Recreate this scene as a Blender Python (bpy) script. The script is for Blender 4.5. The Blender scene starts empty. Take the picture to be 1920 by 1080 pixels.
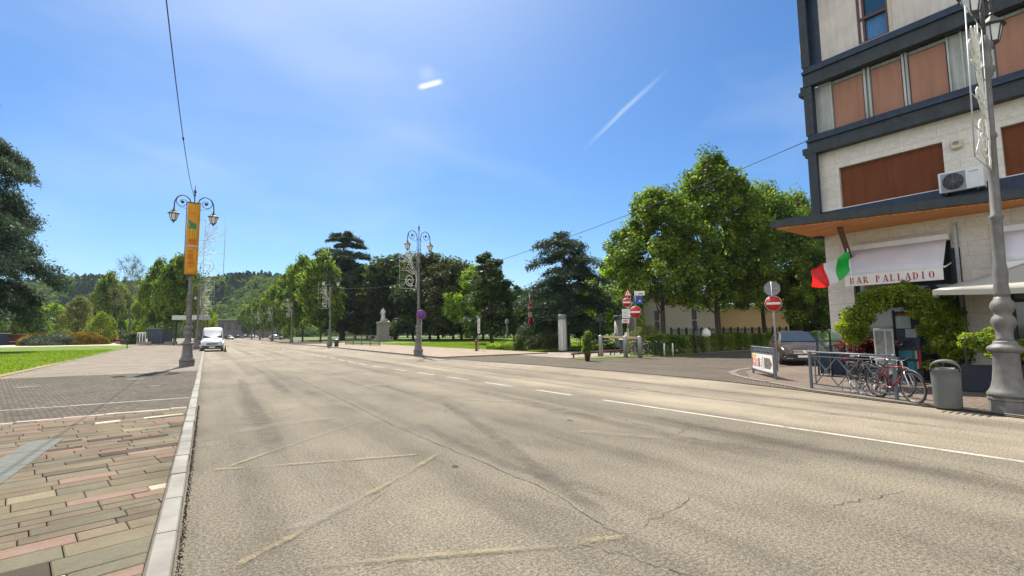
import bpy, math, random
import numpy as np
from mathutils import Vector, Matrix
S = bpy.context.scene
R = math.radians
# ---------------------------------------------------------------- camera
HC, FPX, YAW, PITCH, ROLL = 1.7, 900.0, R(32.35), math.atan(81.5/900.0), 0.012
fw = Vector((math.sin(YAW)*math.cos(PITCH), math.cos(YAW)*math.cos(PITCH), math.sin(PITCH)))
r0 = Vector((math.cos(YAW), -math.sin(YAW), 0.0)); u0 = r0.cross(fw)
rt = r0*math.cos(ROLL) - u0*math.sin(ROLL); up = u0*math.cos(ROLL) + r0*math.sin(ROLL)
cd = bpy.data.cameras.new('camera'); cam = bpy.data.objects.new('camera', cd)
S.collection.objects.link(cam); S.camera = cam
cd.sensor_width = 36.0; cd.lens = 36.0*FPX/1920.0; cd.clip_end = 6000; cd.clip_start = 0.05
M4 = Matrix.Identity(4)
for i in range(3):
    M4[i][0] = rt[i]; M4[i][1] = up[i]; M4[i][2] = -fw[i]
M4[2][3] = HC
cam.matrix_world = M4
# ---------------------------------------------------------------- sky and sun
SUN_AZ, SUN_EL = R(12.0), R(54.0)          # azimuth measured from +Y towards +X
W = bpy.data.worlds.new('World'); S.world = W; W.use_nodes = True
wn = W.node_tree; wn.nodes.clear()
def wnode(t, **k):
    n = wn.nodes.new(t)
    for a, b in k.items(): setattr(n, a, b)
    return n
def wl(a, b): wn.links.new(a, b)
sky = wnode('ShaderNodeTexSky', sky_type='NISHITA'); sky.sun_disc = False
sky.sun_elevation = SUN_EL; sky.sun_rotation = SUN_AZ
sky.air_density = 1.0; sky.dust_density = 0.6; sky.ozone_density = 3.0; sky.altitude = 0
hs = wnode('ShaderNodeHueSaturation'); hs.inputs['Saturation'].default_value = 1.2; hs.inputs['Value'].default_value = 1.0
wl(sky.outputs[0], hs.inputs['Color'])
# vapour trails: distance from a great-circle segment, broken up by noise
tc = wnode('ShaderNodeTexCoord')
nz = wnode('ShaderNodeTexNoise'); nz.inputs['Scale'].default_value = 9; nz.inputs['Detail'].default_value = 5
wl(tc.outputs['Generated'], nz.inputs['Vector'])
def rdir(px, py): return (fw + rt*((px-960)/FPX) + up*((540-py)/FPX)).normalized()
def wm(op, a, b=None, c=None):
    n = wnode('ShaderNodeMath', operation=op)
    for i, v in enumerate((a, b, c)):
        if v is None: continue
        if isinstance(v, (int, float)): n.inputs[i].default_value = v
        else: wl(v, n.inputs[i])
    return n.outputs[0]
def wdot(v, src=None):
    n = wnode('ShaderNodeVectorMath', operation='DOT_PRODUCT'); n.inputs[1].default_value = v
    wl(src if src else tc.outputs['Generated'], n.inputs[0]); return n.outputs['Value']
def trail(a, b, width, soft):
    A, B = rdir(*a), rdir(*b); N = A.cross(B).normalized(); T = (B-A).normalized(); Mid = (A+B)/2; L = (B-A).length/2
    off = wm('MULTIPLY', wm('SUBTRACT', nz.outputs[0], .5), width*1.6)
    d = wm('ABSOLUTE', wm('ADD', wdot(N), off))
    across = wm('SUBTRACT', 1.0, wm('SMOOTH_MIN', wm('DIVIDE', d, width), 1.0, .2))
    t = wm('DIVIDE', wm('ABSOLUTE', wm('SUBTRACT', wdot(T), Mid.dot(T))), L)
    mr = wnode('ShaderNodeMapRange', interpolation_type='SMOOTHSTEP'); wl(t, mr.inputs[0])
    mr.inputs[1].default_value = 1.0; mr.inputs[2].default_value = soft; mr.inputs[3].default_value = 0; mr.inputs[4].default_value = 1
    return wm('MAXIMUM', 0.0, wm('MULTIPLY', across, mr.outputs[0]))
t1 = wm('MULTIPLY', trail((780, 167), (834, 152), .0065, .45), 1.3)
t1b = wm('MULTIPLY', trail((782, 150), (822, 135), .022, .1), .18)
t2 = wm('MULTIPLY', trail((1080, 294), (1270, 114), .006, .0), .36)
t3 = wm('MULTIPLY', trail((600, 200), (1160, 390), .03, .0), .07)
t4 = wm('MULTIPLY', trail((120, 215), (480, 350), .02, .0), .08)
nz2 = wnode('ShaderNodeTexNoise'); nz2.inputs['Scale'].default_value = 2.2; nz2.inputs['Detail'].default_value = 4
mp = wnode('ShaderNodeMapping'); mp.inputs['Scale'].default_value = (1, 1, 2.5); wl(tc.outputs['Generated'], mp.inputs[0]); wl(mp.outputs[0], nz2.inputs['Vector'])
veil = wm('MULTIPLY', wm('MAXIMUM', 0.0, wm('SUBTRACT', nz2.outputs[0], .45)), .7)
sd_ = Vector((math.sin(SUN_AZ)*math.cos(SUN_EL), math.cos(SUN_AZ)*math.cos(SUN_EL), math.sin(SUN_EL)))
glow = wm('MULTIPLY', wm('POWER', wm('MAXIMUM', 0.0, wdot(tuple(sd_))), 14.0), .5)
# bright cumulus added to the unseen sky behind the viewer, filling the shaded facade
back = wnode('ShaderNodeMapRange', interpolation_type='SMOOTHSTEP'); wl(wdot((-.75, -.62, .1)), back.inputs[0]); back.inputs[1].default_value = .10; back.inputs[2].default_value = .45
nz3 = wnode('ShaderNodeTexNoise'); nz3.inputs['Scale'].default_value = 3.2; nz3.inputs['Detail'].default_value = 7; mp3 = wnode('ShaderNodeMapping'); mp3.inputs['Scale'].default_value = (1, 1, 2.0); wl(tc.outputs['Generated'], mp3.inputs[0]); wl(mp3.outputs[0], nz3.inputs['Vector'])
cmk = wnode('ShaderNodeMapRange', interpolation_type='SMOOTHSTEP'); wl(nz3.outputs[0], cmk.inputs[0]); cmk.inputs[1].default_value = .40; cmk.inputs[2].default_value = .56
fill_clouds = wm('MULTIPLY', cmk.outputs[0], back.outputs[0])
tot = wm('MINIMUM', 1.0, wm('ADD', wm('ADD', wm('ADD', t1, t1b), t2), wm('ADD', wm('ADD', t3, t4), wm('ADD', veil, glow))))
mx = wnode('ShaderNodeMix', data_type='RGBA'); wl(tot, mx.inputs[0]); tint = wnode('ShaderNodeMix', data_type='RGBA', blend_type='MULTIPLY'); tint.inputs[0].default_value = 1; wl(hs.outputs[0], tint.inputs[6]); tint.inputs[7].default_value = (.455, .58, .675, 1)
wl(tint.outputs[2], mx.inputs[6]); mx.inputs[7].default_value = (4.6, 4.9, 5.3, 1)
mx2 = wnode('ShaderNodeMix', data_type='RGBA'); wl(fill_clouds, mx2.inputs[0]); wl(mx.outputs[2], mx2.inputs[6]); mx2.inputs[7].default_value = (10.5, 10.3, 10.0, 1)
bg = wnode('ShaderNodeBackground'); bg.inputs['Strength'].default_value = 0.1
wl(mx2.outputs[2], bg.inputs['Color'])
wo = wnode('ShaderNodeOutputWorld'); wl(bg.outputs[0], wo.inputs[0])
sl = bpy.data.lights.new('sun', 'SUN'); sl.energy = 4.6; sl.angle = R(0.5); sl.color = (1.0, .95, .86)
so = bpy.data.objects.new('sun', sl); S.collection.objects.link(so)
sdir = Vector((math.sin(SUN_AZ)*math.cos(SUN_EL), math.cos(SUN_AZ)*math.cos(SUN_EL), math.sin(SUN_EL)))
so.rotation_euler = sdir.to_track_quat('Z', 'Y').to_euler()
S.view_settings.view_transform = 'Standard'; S.view_settings.look = 'None'; S.view_settings.gamma = 1
S.view_settings.exposure = 1.1
S.cycles.max_bounces = 6; S.cycles.transparent_max_bounces = 12
# ---------------------------------------------------------------- placing
def at(px, py, z=0.0):                      # a point of the ground seen at a pixel of the photograph
    d = rdir(px, py); t = (z-HC)/d.z; return Vector((d.x*t, d.y*t, z))
def dep(px, depth, z=0.0):                  # a ground point at a bearing and a depth
    d = fw + rt*((px-960)/FPX); h = Vector((d.x, d.y)); k = depth; return Vector((h.x*k, h.y*k, z))
def horizon(px): return 540 + FPX*(fw.z + rt.z*(px-960)/FPX)/up.z
def zat(px, py, depth): return HC + (horizon(px)-py)/FPX*depth*1.01
# ---------------------------------------------------------------- node materials
MATS = {}
def nm(name):
    m = bpy.data.materials.new(name); m.use_nodes = True; nt = m.node_tree
    return m, nt, nt.nodes['Principled BSDF']
def N(nt, t, **k):
    n = nt.nodes.new(t)
    for a, b in k.items():
        if a.startswith('i_'): n.inputs[a[2:].replace('_', ' ')].default_value = b
        else: setattr(n, a, b)
    return n
def ramp(nt, src, stops, interp='LINEAR'):
    n = nt.nodes.new('ShaderNodeValToRGB'); nt.links.new(src, n.inputs[0]); cr = n.color_ramp; cr.interpolation = interp
    while len(cr.elements) < len(stops): cr.elements.new(.5)
    for e, (p, c) in zip(cr.elements, stops):
        e.position = p; e.color = (*c, 1) if len(c) == 3 else c
    return n.outputs[0]
def noise(nt, scale, detail=4, rough=.55, src=None, dist=0, vscale=None):
    c = nt.nodes.new('ShaderNodeTexCoord'); n = nt.nodes.new('ShaderNodeTexNoise')
    v = src if src else c.outputs['Object']
    if vscale:
        mpn = nt.nodes.new('ShaderNodeMapping'); mpn.inputs['Scale'].default_value = vscale; nt.links.new(v, mpn.inputs[0]); v = mpn.outputs[0]
    nt.links.new(v, n.inputs['Vector']); n.inputs['Scale'].default_value = scale; n.inputs['Detail'].default_value = detail
    n.inputs['Roughness'].default_value = rough; n.inputs['Distortion'].default_value = dist
    return n.outputs[0]
def mixc(nt, fac, a, b, blend='MIX'):
    n = nt.nodes.new('ShaderNodeMix'); n.data_type = 'RGBA'; n.blend_type = blend; n.clamp_factor = True
    for i, v in ((0, fac), (6, a), (7, b)):
        if isinstance(v, (int, float)): n.inputs[i].default_value = v
        elif isinstance(v, tuple): n.inputs[i].default_value = (*v, 1) if len(v) == 3 else v
        else: nt.links.new(v, n.inputs[i])
    return n.outputs[2]
def math_(nt, op, a, b=0.0, c=None):
    n = nt.nodes.new('ShaderNodeMath'); n.operation = op
    for i, v in enumerate((a, b, c)):
        if v is None: continue
        if isinstance(v, (int, float)): n.inputs[i].default_value = v
        else: nt.links.new(v, n.inputs[i])
    return n.outputs[0]
def bump(nt, bsdf, h, dist=.01, st=.6):
    b = nt.nodes.new('ShaderNodeBump'); b.inputs['Distance'].default_value = dist; b.inputs['Strength'].default_value = st
    nt.links.new(h, b.inputs['Height']); nt.links.new(b.outputs[0], bsdf.inputs['Normal'])
def mat(name, col, rough=.6, metal=0.0, var=.12, scale=6.0, bmp=0.0, spec=.5, emit=None, streak=0.0):
    """a plain surface with blotchy wear, so nothing is one flat colour"""
    if name in MATS: return MATS[name]
    m, nt, b = nm(name)
    f = noise(nt, scale, 5, .6)
    lo = tuple(max(0, c*(1-var)) for c in col); hi = tuple(min(1, c*(1+var)) for c in col)
    c = ramp(nt, f, [(.3, lo), (.7, hi)])
    if streak: c = mixc(nt, streak, c, ramp(nt, noise(nt, 3.5, 5, .7, vscale=(1.6, 1.6, .12)), [(.36, (.55, .54, .52)), (.52, (1, 1, 1)), (.7, (1.12, 1.1, 1.06))]), 'MULTIPLY')
    nt.links.new(c, b.inputs['Base Color'])
    b.inputs['Metallic'].default_value = metal; b.inputs['Specular IOR Level'].default_value = spec
    r = ramp(nt, noise(nt, scale*1.7, 3), [(.3, (max(.02, rough-.08),)*3), (.7, (min(1, rough+.1),)*3)]); nt.links.new(r, b.inputs['Roughness'])
    if bmp: bump(nt, b, noise(nt, scale*8, 4), bmp)
    MATS[name] = m; return m
def glass(name, col=(.02, .03, .035), rough=.03):
    if name in MATS: return MATS[name]
    m, nt, b = nm(name); b.inputs['Base Color'].default_value = (*col, 1); b.inputs['Roughness'].default_value = rough
    b.inputs['Specular IOR Level'].default_value = .9; bump(nt, b, noise(nt, 1.5, 2), .004, .3); MATS[name] = m; return m
def clear_glass(name, tint=(.75, .85, .85), fac=.25):
    m, nt, b = nm(name); nt.nodes.remove(b); out = nt.nodes['Material Output']
    t = N(nt, 'ShaderNodeBsdfTransparent'); t.inputs[0].default_value = (*tint, 1)
    g = N(nt, 'ShaderNodeBsdfGlossy'); g.inputs['Roughness'].default_value = .03; g.inputs[0].default_value = (.9, .95, 1, 1)
    mxs = N(nt, 'ShaderNodeMixShader'); lw = N(nt, 'ShaderNodeLayerWeight'); lw.inputs[0].default_value = .35
    f = math_(nt, 'ADD', math_(nt, 'MULTIPLY', lw.outputs['Fresnel'], .5), fac*.3)
    nt.links.new(f, mxs.inputs[0]); nt.links.new(t.outputs[0], mxs.inputs[1]); nt.links.new(g.outputs[0], mxs.inputs[2]); nt.links.new(mxs.outputs[0], out.inputs[0])
    MATS[name] = m; return m
def leafmat(name, dark, mid, light, trans=.35, tcol=None, gloss=.04):
    if name in MATS: return MATS[name]
    m, nt, b = nm(name); nt.nodes.remove(b); out = nt.nodes['Material Output']
    a = N(nt, 'ShaderNodeAttribute', attribute_name='tone')
    c = ramp(nt, a.outputs['Fac'], [(0, dark), (.5, mid), (1, light)])
    d = N(nt, 'ShaderNodeBsdfDiffuse'); nt.links.new(c, d.inputs[0])
    t = N(nt, 'ShaderNodeBsdfTranslucent'); tc_ = mixc(nt, 1.0, c, tcol or (1.25, 1.35, .5), 'MULTIPLY'); nt.links.new(tc_, t.inputs[0])
    g = N(nt, 'ShaderNodeBsdfGlossy'); g.inputs['Roughness'].default_value = .45; g.inputs[0].default_value = (.5, .55, .6, 1)
    m1 = N(nt, 'ShaderNodeMixShader'); m1.inputs[0].default_value = trans; nt.links.new(d.outputs[0], m1.inputs[1]); nt.links.new(t.outputs[0], m1.inputs[2])
    m2 = N(nt, 'ShaderNodeMixShader'); m2.inputs[0].default_value = gloss; nt.links.new(m1.outputs[0], m2.inputs[1]); nt.links.new(g.outputs[0], m2.inputs[2])
    nt.links.new(m2.outputs[0], out.inputs[0]); MATS[name] = m; return m
# ---------------------------------------------------------------- mesh collector
def frame(d):
    d = Vector(d).normalized(); a = Vector((0, 0, 1)) if abs(d.z) < .95 else Vector((1, 0, 0))
    x = d.cross(a).normalized(); return x, d.cross(x).normalized()
class MB:
    def __init__(s): s.v = []; s.f = []; s.m = []; s.k = 0; s.sm = []; s.cur = False
    def add(s, v, f, smooth=None):
        o = len(s.v); s.v += [tuple(p) for p in v]; s.f += [tuple(i+o for i in q) for q in f]
        s.m += [s.k]*len(f); s.sm += [s.cur if smooth is None else smooth]*len(f); return s
    def box(s, x0, x1, y0, y1, z0, z1, M=None):
        v = [Vector((x, y, z)) for z in (z0, z1) for y in (y0, y1) for x in (x0, x1)]
        if M: v = [M @ p for p in v]
        return s.add(v, [(0, 2, 3, 1), (4, 5, 7, 6), (0, 1, 5, 4), (2, 6, 7, 3), (0, 4, 6, 2), (1, 3, 7, 5)], False)
    def bbox(s, x0, x1, y0, y1, z0, z1, b=.01, M=None):      # a box with chamfered edges
        xs, ys, zs = (x0, x1), (y0, y1), (z0, z1); v = []; idx = {}
        for i in (0, 1):
            for j in (0, 1):
                for k in (0, 1):
                    sx, sy, sz = (1-2*i)*b, (1-2*j)*b, (1-2*k)*b; X, Y, Z = xs[i], ys[j], zs[k]
                    for a, p in enumerate(((X, Y+sy, Z+sz), (X+sx, Y, Z+sz), (X+sx, Y+sy, Z))):
                        idx[i, j, k, a] = len(v); v.append(Vector(p))
        I = lambda i, j, k, a: idx[i, j, k, a]; f = []
        for i in (0, 1): f.append((I(i,0,0,0), I(i,1,0,0), I(i,1,1,0), I(i,0,1,0))[::(1 if i else -1)])
        for j in (0, 1): f.append((I(0,j,0,1), I(1,j,0,1), I(1,j,1,1), I(0,j,1,1))[::(-1 if j else 1)])
        for k in (0, 1): f.append((I(0,0,k,2), I(1,0,k,2), I(1,1,k,2), I(0,1,k,2))[::(1 if k else -1)])
        for j in (0, 1):
            for k in (0, 1): f.append((I(0,j,k,1), I(1,j,k,1), I(1,j,k,2), I(0,j,k,2)))
        for i in (0, 1):
            for k in (0, 1): f.append((I(i,0,k,0), I(i,1,k,0), I(i,1,k,2), I(i,0,k,2)))
        for i in (0, 1):
            for j in (0, 1): f.append((I(i,j,0,0), I(i,j,1,0), I(i,j,1,1), I(i,j,0,1)))
        for i in (0, 1):
            for j in (0, 1):
                for k in (0, 1): f.append((I(i,j,k,0), I(i,j,k,1), I(i,j,k,2)))
        if M: v = [M @ p for p in v]
        return s.add(v, f, False)
    def tube(s, pts, r, n=8, caps=True, smooth=True):
        pts = [Vector(p) for p in pts]; rs = r if isinstance(r, (list, tuple)) else [r]*len(pts)
        v = []; f = []; px = None
        for i, p in enumerate(pts):
            d = pts[min(i+1, len(pts)-1)] - pts[max(i-1, 0)]
            if d.length < 1e-7: d = Vector((0, 0, 1))
            d.normalize()
            if px is None: x, y = frame(d)
            else:
                x = (px - d*px.dot(d)); x = x.normalized() if x.length > 1e-5 else frame(d)[0]; y = d.cross(x)
            px = x
            for j in range(n):
                a = 2*math.pi*j/n; v.append(p + x*(rs[i]*math.cos(a)) + y*(rs[i]*math.sin(a)))
        for i in range(len(pts)-1):
            for j in range(n): f.append((i*n+j, i*n+(j+1) % n, (i+1)*n+(j+1) % n, (i+1)*n+j))
        if caps: f.append(tuple(range(n))[::-1]); f.append(tuple((len(pts)-1)*n+j for j in range(n)))
        return s.add(v, f, smooth)
    def bar(s, a, b, w, h=None):                              # square bar from a to b
        a, b = Vector(a), Vector(b); h = h or w; x, y = frame(b-a)
        if abs((b-a).normalized().z) < .95: x, y = x, y
        v = [p + x*(i*w/2) + y*(j*h/2) for p in (a, b) for i, j in ((-1, -1), (1, -1), (1, 1), (-1, 1))]
        return s.add(v, [(0, 3, 2, 1), (4, 5, 6, 7)] + [(i, (i+1) % 4, 4+(i+1) % 4, 4+i) for i in range(4)], False)
    def lathe(s, prof, n=24, c=(0, 0, 0), flute=0.0, smooth=True):
        v = []; f = []
        for k, (r, z) in enumerate(prof):
            for j in range(n):
                a = 2*math.pi*j/n; rr = r*(1 - (flute if j % 2 else 0)); v.append((c[0]+rr*math.cos(a), c[1]+rr*math.sin(a), c[2]+z))
        for k in range(len(prof)-1):
            for j in range(n): f.append((k*n+j, k*n+(j+1) % n, (k+1)*n+(j+1) % n, (k+1)*n+j))
        f.append(tuple(range(n))[::-1]); f.append(tuple((len(prof)-1)*n+j for j in range(n)))
        return s.add(v, f, smooth)
    def prism(s, poly, z0, z1, M=None, smooth=False):        # polygon in XY lifted in z
        n = len(poly); v = [Vector((x, y, z0)) for x, y in poly] + [Vector((x, y, z1)) for x, y in poly]
        if M: v = [M @ p for p in v]
        f = [tuple(range(n))[::-1], tuple(range(n, 2*n))] + [(i, (i+1) % n, n+(i+1) % n, n+i) for i in range(n)]
        return s.add(v, f, smooth)
    def sphere(s, c, rx, ry=None, rz=None, n=12, m=8):
        ry = ry or rx; rz = rz or rx; v = [(c[0], c[1], c[2]-rz)]; f = []
        for i in range(1, m):
            a = -math.pi/2 + math.pi*i/m
            for j in range(n): b = 2*math.pi*j/n; v.append((c[0]+rx*math.cos(a)*math.cos(b), c[1]+ry*math.cos(a)*math.sin(b), c[2]+rz*math.sin(a)))
        v.append((c[0], c[1], c[2]+rz)); t = len(v)-1
        for j in range(n):
            f.append((0, 1+(j+1) % n, 1+j)); f.append((t, 1+(m-2)*n+j, 1+(m-2)*n+(j+1) % n))
        for i in range(m-2):
            for j in range(n): f.append((1+i*n+j, 1+i*n+(j+1) % n, 1+(i+1)*n+(j+1) % n, 1+(i+1)*n+j))
        return s.add(v, f, True)
    def xf(s, M):
        s.v = [tuple(M @ Vector(p)) for p in s.v]; return s
    def build(s, name, mats, parent=None):
        me = bpy.data.meshes.new(name); me.from_pydata(s.v, [], s.f); me.update()
        if not isinstance(mats, (list, tuple)): mats = [mats]
        for m in mats: me.materials.append(m)
        me.polygons.foreach_set('material_index', s.m); me.polygons.foreach_set('use_smooth', s.sm)
        o = bpy.data.objects.new(name, me); S.collection.objects.link(o)
        if parent: o.parent = parent
        return o
def tag(o, label=None, cat=None, group=None, kind=None):
    for k, v in (('label', label), ('category', cat), ('group', group), ('kind', kind)):
        if v: o[k] = v
    return o
def empty(name, loc=(0, 0, 0), rz=0, label=None, cat=None, group=None):
    o = bpy.data.objects.new(name, None); S.collection.objects.link(o); o.location = loc; o.rotation_euler = (0, 0, rz)
    o.empty_display_size = .2
    return tag(o, label, cat, group)
def struct(name, mb, m): return tag(mb.build(name, m), kind='structure')
def copy_tree(o, parent=None):
    c = o.copy(); S.collection.objects.link(c)
    if parent: c.parent = parent
    for ch in list(o.children): copy_tree(ch, c)
    return c
def place(proto, first, loc, rz, label, scale=None):
    o = proto if first else copy_tree(proto)
    o.location = loc; o.rotation_euler = (0, 0, rz); o['label'] = label
    if scale is not None: o.scale = scale
    return o
RNG = np.random.default_rng(7); random.seed(7)
HAZE = 0.0001
# ================================================================ GROUND
def ground_mat():
    m, nt, b = nm('rough_turf'); f = noise(nt, .3, 6); c = ramp(nt, f, [(.3, (.035, .06, .012)), (.6, (.07, .10, .02)), (.8, (.13, .12, .06))])
    nt.links.new(c, b.inputs['Base Color']); b.inputs['Roughness'].default_value = .95; return m
struct('ground', MB().add([(-2500, -2500, -.12), (2500, -2500, -.12), (2500, 2500, -.12), (-2500, 2500, -.12)], [(0, 1, 2, 3)]), ground_mat())
def asphalt(name, base=(.146, .131, .105), speck=.85):
    m, nt, b = nm(name)
    big = noise(nt, .22, 5, .6, dist=.4); mid = noise(nt, 1.6, 5, .65, vscale=(1, .35, 1)); fine = noise(nt, 36, 6, .85); grit = noise(nt, 110, 2, .8)
    lane = noise(nt, .9, 4, .5, vscale=(1.0, .03, 1))
    lo = tuple(c*.78 for c in base); hi = tuple(c*1.2 for c in base)
    c = ramp(nt, big, [(.3, lo), (.52, base), (.72, hi)])
    c = mixc(nt, .65, c, ramp(nt, mid, [(.32, (.72, .70, .68)), (.5, (1, 1, 1)), (.7, (1.14, 1.12, 1.06))]), 'MULTIPLY')
    c = mixc(nt, .8, c, ramp(nt, lane, [(.36, (.70, .69, .69)), (.5, (1, 1, 1)), (.64, (1.14, 1.12, 1.08))]), 'MULTIPLY')
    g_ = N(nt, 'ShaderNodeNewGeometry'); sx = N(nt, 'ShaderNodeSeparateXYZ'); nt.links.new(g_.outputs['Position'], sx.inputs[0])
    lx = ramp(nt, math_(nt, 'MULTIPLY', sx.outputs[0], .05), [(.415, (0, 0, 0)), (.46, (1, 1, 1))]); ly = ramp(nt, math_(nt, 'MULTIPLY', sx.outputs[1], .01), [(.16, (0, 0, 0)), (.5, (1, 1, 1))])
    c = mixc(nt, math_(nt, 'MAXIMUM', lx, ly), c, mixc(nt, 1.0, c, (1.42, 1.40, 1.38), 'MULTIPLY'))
    c = mixc(nt, speck, c, ramp(nt, fine, [(.40, (.42, .40, .36)), (.5, (.98, .98, .98)), (.60, (1.75, 1.7, 1.6))]), 'MULTIPLY')
    c = mixc(nt, speck*.8, c, ramp(nt, grit, [(.36, (.4, .38, .36)), (.5, (1, 1, 1)), (.62, (1.8, 1.75, 1.6))]), 'MULTIPLY')
    # alligator cracks in patches
    tcn = N(nt, 'ShaderNodeTexCoord'); vo = N(nt, 'ShaderNodeTexVoronoi', feature='DISTANCE_TO_EDGE'); vo.inputs['Scale'].default_value = 2.2
    add = N(nt, 'ShaderNodeVectorMath', operation='ADD'); wn_ = N(nt, 'ShaderNodeTexNoise'); wn_.inputs['Scale'].default_value = 5; wn_.inputs['Detail'].default_value = 4
    nt.links.new(tcn.outputs['Object'], wn_.inputs[0]); nt.links.new(tcn.outputs['Object'], add.inputs[0])
    sc = N(nt, 'ShaderNodeVectorMath', operation='SCALE'); sc.inputs[3].default_value = .35; nt.links.new(wn_.outputs['Color'], sc.inputs[0]); nt.links.new(sc.outputs[0], add.inputs[1]); nt.links.new(add.outputs[0], vo.inputs['Vector'])
    cr = math_(nt, 'LESS_THAN', vo.outputs['Distance'], .012)
    pm = ramp(nt, noise(nt, .33, 3, .6, vscale=(1, .5, 1)), [(.56, (0, 0, 0)), (.64, (1, 1, 1))])
    crk = math_(nt, 'MULTIPLY', cr, math_(nt, 'MULTIPLY', pm, ramp(nt, noise(nt, 3, 3), [(.42, (0, 0, 0)), (.55, (1, 1, 1))])))
    c = mixc(nt, math_(nt, 'MULTIPLY', crk, .75), c, (.03, .027, .022))
    nt.links.new(c, b.inputs['Base Color']); b.inputs['Roughness'].default_value = .95; b.inputs['Specular IOR Level'].default_value = .12
    h = math_(nt, 'SUBTRACT', math_(nt, 'ADD', fine, math_(nt, 'MULTIPLY', grit, .6)), crk)
    bump(nt, b, h, .0022, .6); return m
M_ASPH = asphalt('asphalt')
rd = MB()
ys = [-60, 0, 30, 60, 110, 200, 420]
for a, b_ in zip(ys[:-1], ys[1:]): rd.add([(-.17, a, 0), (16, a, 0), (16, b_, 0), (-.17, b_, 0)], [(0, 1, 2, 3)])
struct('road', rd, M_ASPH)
def sheet(poly, z): return MB().add([(x, y, z) for x, y in poly], [tuple(range(len(poly)))])
def ribbon(pts, w, z):
    mb = MB(); pts = [Vector((p[0], p[1], z)) for p in pts]; v = []; ws = w if isinstance(w, list) else [w]*len(pts)
    for i, p in enumerate(pts):
        d = (pts[min(i+1, len(pts)-1)]-pts[max(0, i-1)]).normalized(); nrm = Vector((-d.y, d.x, 0))
        v += [p+nrm*ws[i]/2, p-nrm*ws[i]/2]
    return mb.add(v, [(2*i, 2*i+1, 2*i+3, 2*i+2) for i in range(len(pts)-1)])
def worn_paint(name, col, keep=.5, scale=3.0):
    m, nt, b = nm(name); out = nt.nodes['Material Output']
    b.inputs['Base Color'].default_value = (*col, 1); b.inputs['Roughness'].default_value = .8
    c = ramp(nt, noise(nt, 60, 3, .7), [(.3, tuple(x*.7 for x in col)), (.6, col)]); nt.links.new(c, b.inputs['Base Color'])
    w = math_(nt, 'ADD', math_(nt, 'MULTIPLY', noise(nt, scale, 4, .7), .65), math_(nt, 'MULTIPLY', noise(nt, 90, 2, .8), .35))
    f = ramp(nt, w, [(max(0.0, 1-keep-.14), (0, 0, 0)), (min(1, 1-keep+.06), (1, 1, 1))])
    t = N(nt, 'ShaderNodeBsdfTransparent'); ms = N(nt, 'ShaderNodeMixShader'); nt.links.new(f, ms.inputs[0]); nt.links.new(t.outputs[0], ms.inputs[1]); nt.links.new(b.outputs[0], ms.inputs[2]); nt.links.new(ms.outputs[0], out.inputs[0])
    return m
M_WHITE = worn_paint('worn_white_paint', (.42, .39, .32), .56, 2.5); 

mk = ribbon([(9.4, -20), (8.98, -6), (8.69, 1.81), (8.5, 4.5), (8.26, 8.94)], .11, .004); struct('lane_line', mk, M_WHITE)
dash = MB()
yy = 10.1
while yy < 200:
    L = 1.55 if yy < 60 else 3.0
    f = lambda y: 8.23 - (y-10)*.058 if y < 25 else 7.3 + min(0, (25-y))*-.012
    rb = ribbon([(f(yy), yy), (f(yy+L), yy+L)], .10 if yy < 60 else .12, .004); dash.add(rb.v, rb.f); yy += 2.7 if yy < 60 else 6
struct('dashed_lane_line', dash, M_WHITE)
Z0 = [(.0, 10.83), (3.01, 9.95), (.15, 7.25), (2.89, 6.40), (.17, 4.14), (2.98, 2.90)]
def softribbons(name, items, m, z):
    V, F, A = [], [], []
    for pts, w in items:
        P = []
        for i in range(len(pts)-1):
            for k in range(8): P.append(Vector(pts[i]).lerp(Vector(pts[i+1]), k/8))
        P.append(Vector(pts[-1])); n = len(P); prof = (0, .55, 1, 1, .55, 0); b = len(V)
        for i, p in enumerate(P):
            d = (P[min(i+1, n-1)]-P[max(0, i-1)]).normalized(); nr = Vector((-d.y, d.x)); e = min(1, i/(n*.18), (n-1-i)/(n*.18)); ww = w*(1+.18*math.sin(i*1.7)+.1*math.sin(i*.6+2))
            for k, s_ in enumerate((-.5, -.33, -.14, .14, .33, .5)): q = p+nr*(s_*ww); V.append((q.x, q.y, z)); A.append(prof[k]*e)
        F += [(b+i*6+k, b+i*6+k+1, b+i*6+k+7, b+i*6+k+6) for i in range(n-1) for k in range(5)]
        z += .0004
    mb = MB().add(V, F); o = struct(name, mb, m); a = o.data.attributes.new('fade', 'FLOAT', 'POINT'); a.data.foreach_set('value', A); return o
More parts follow.
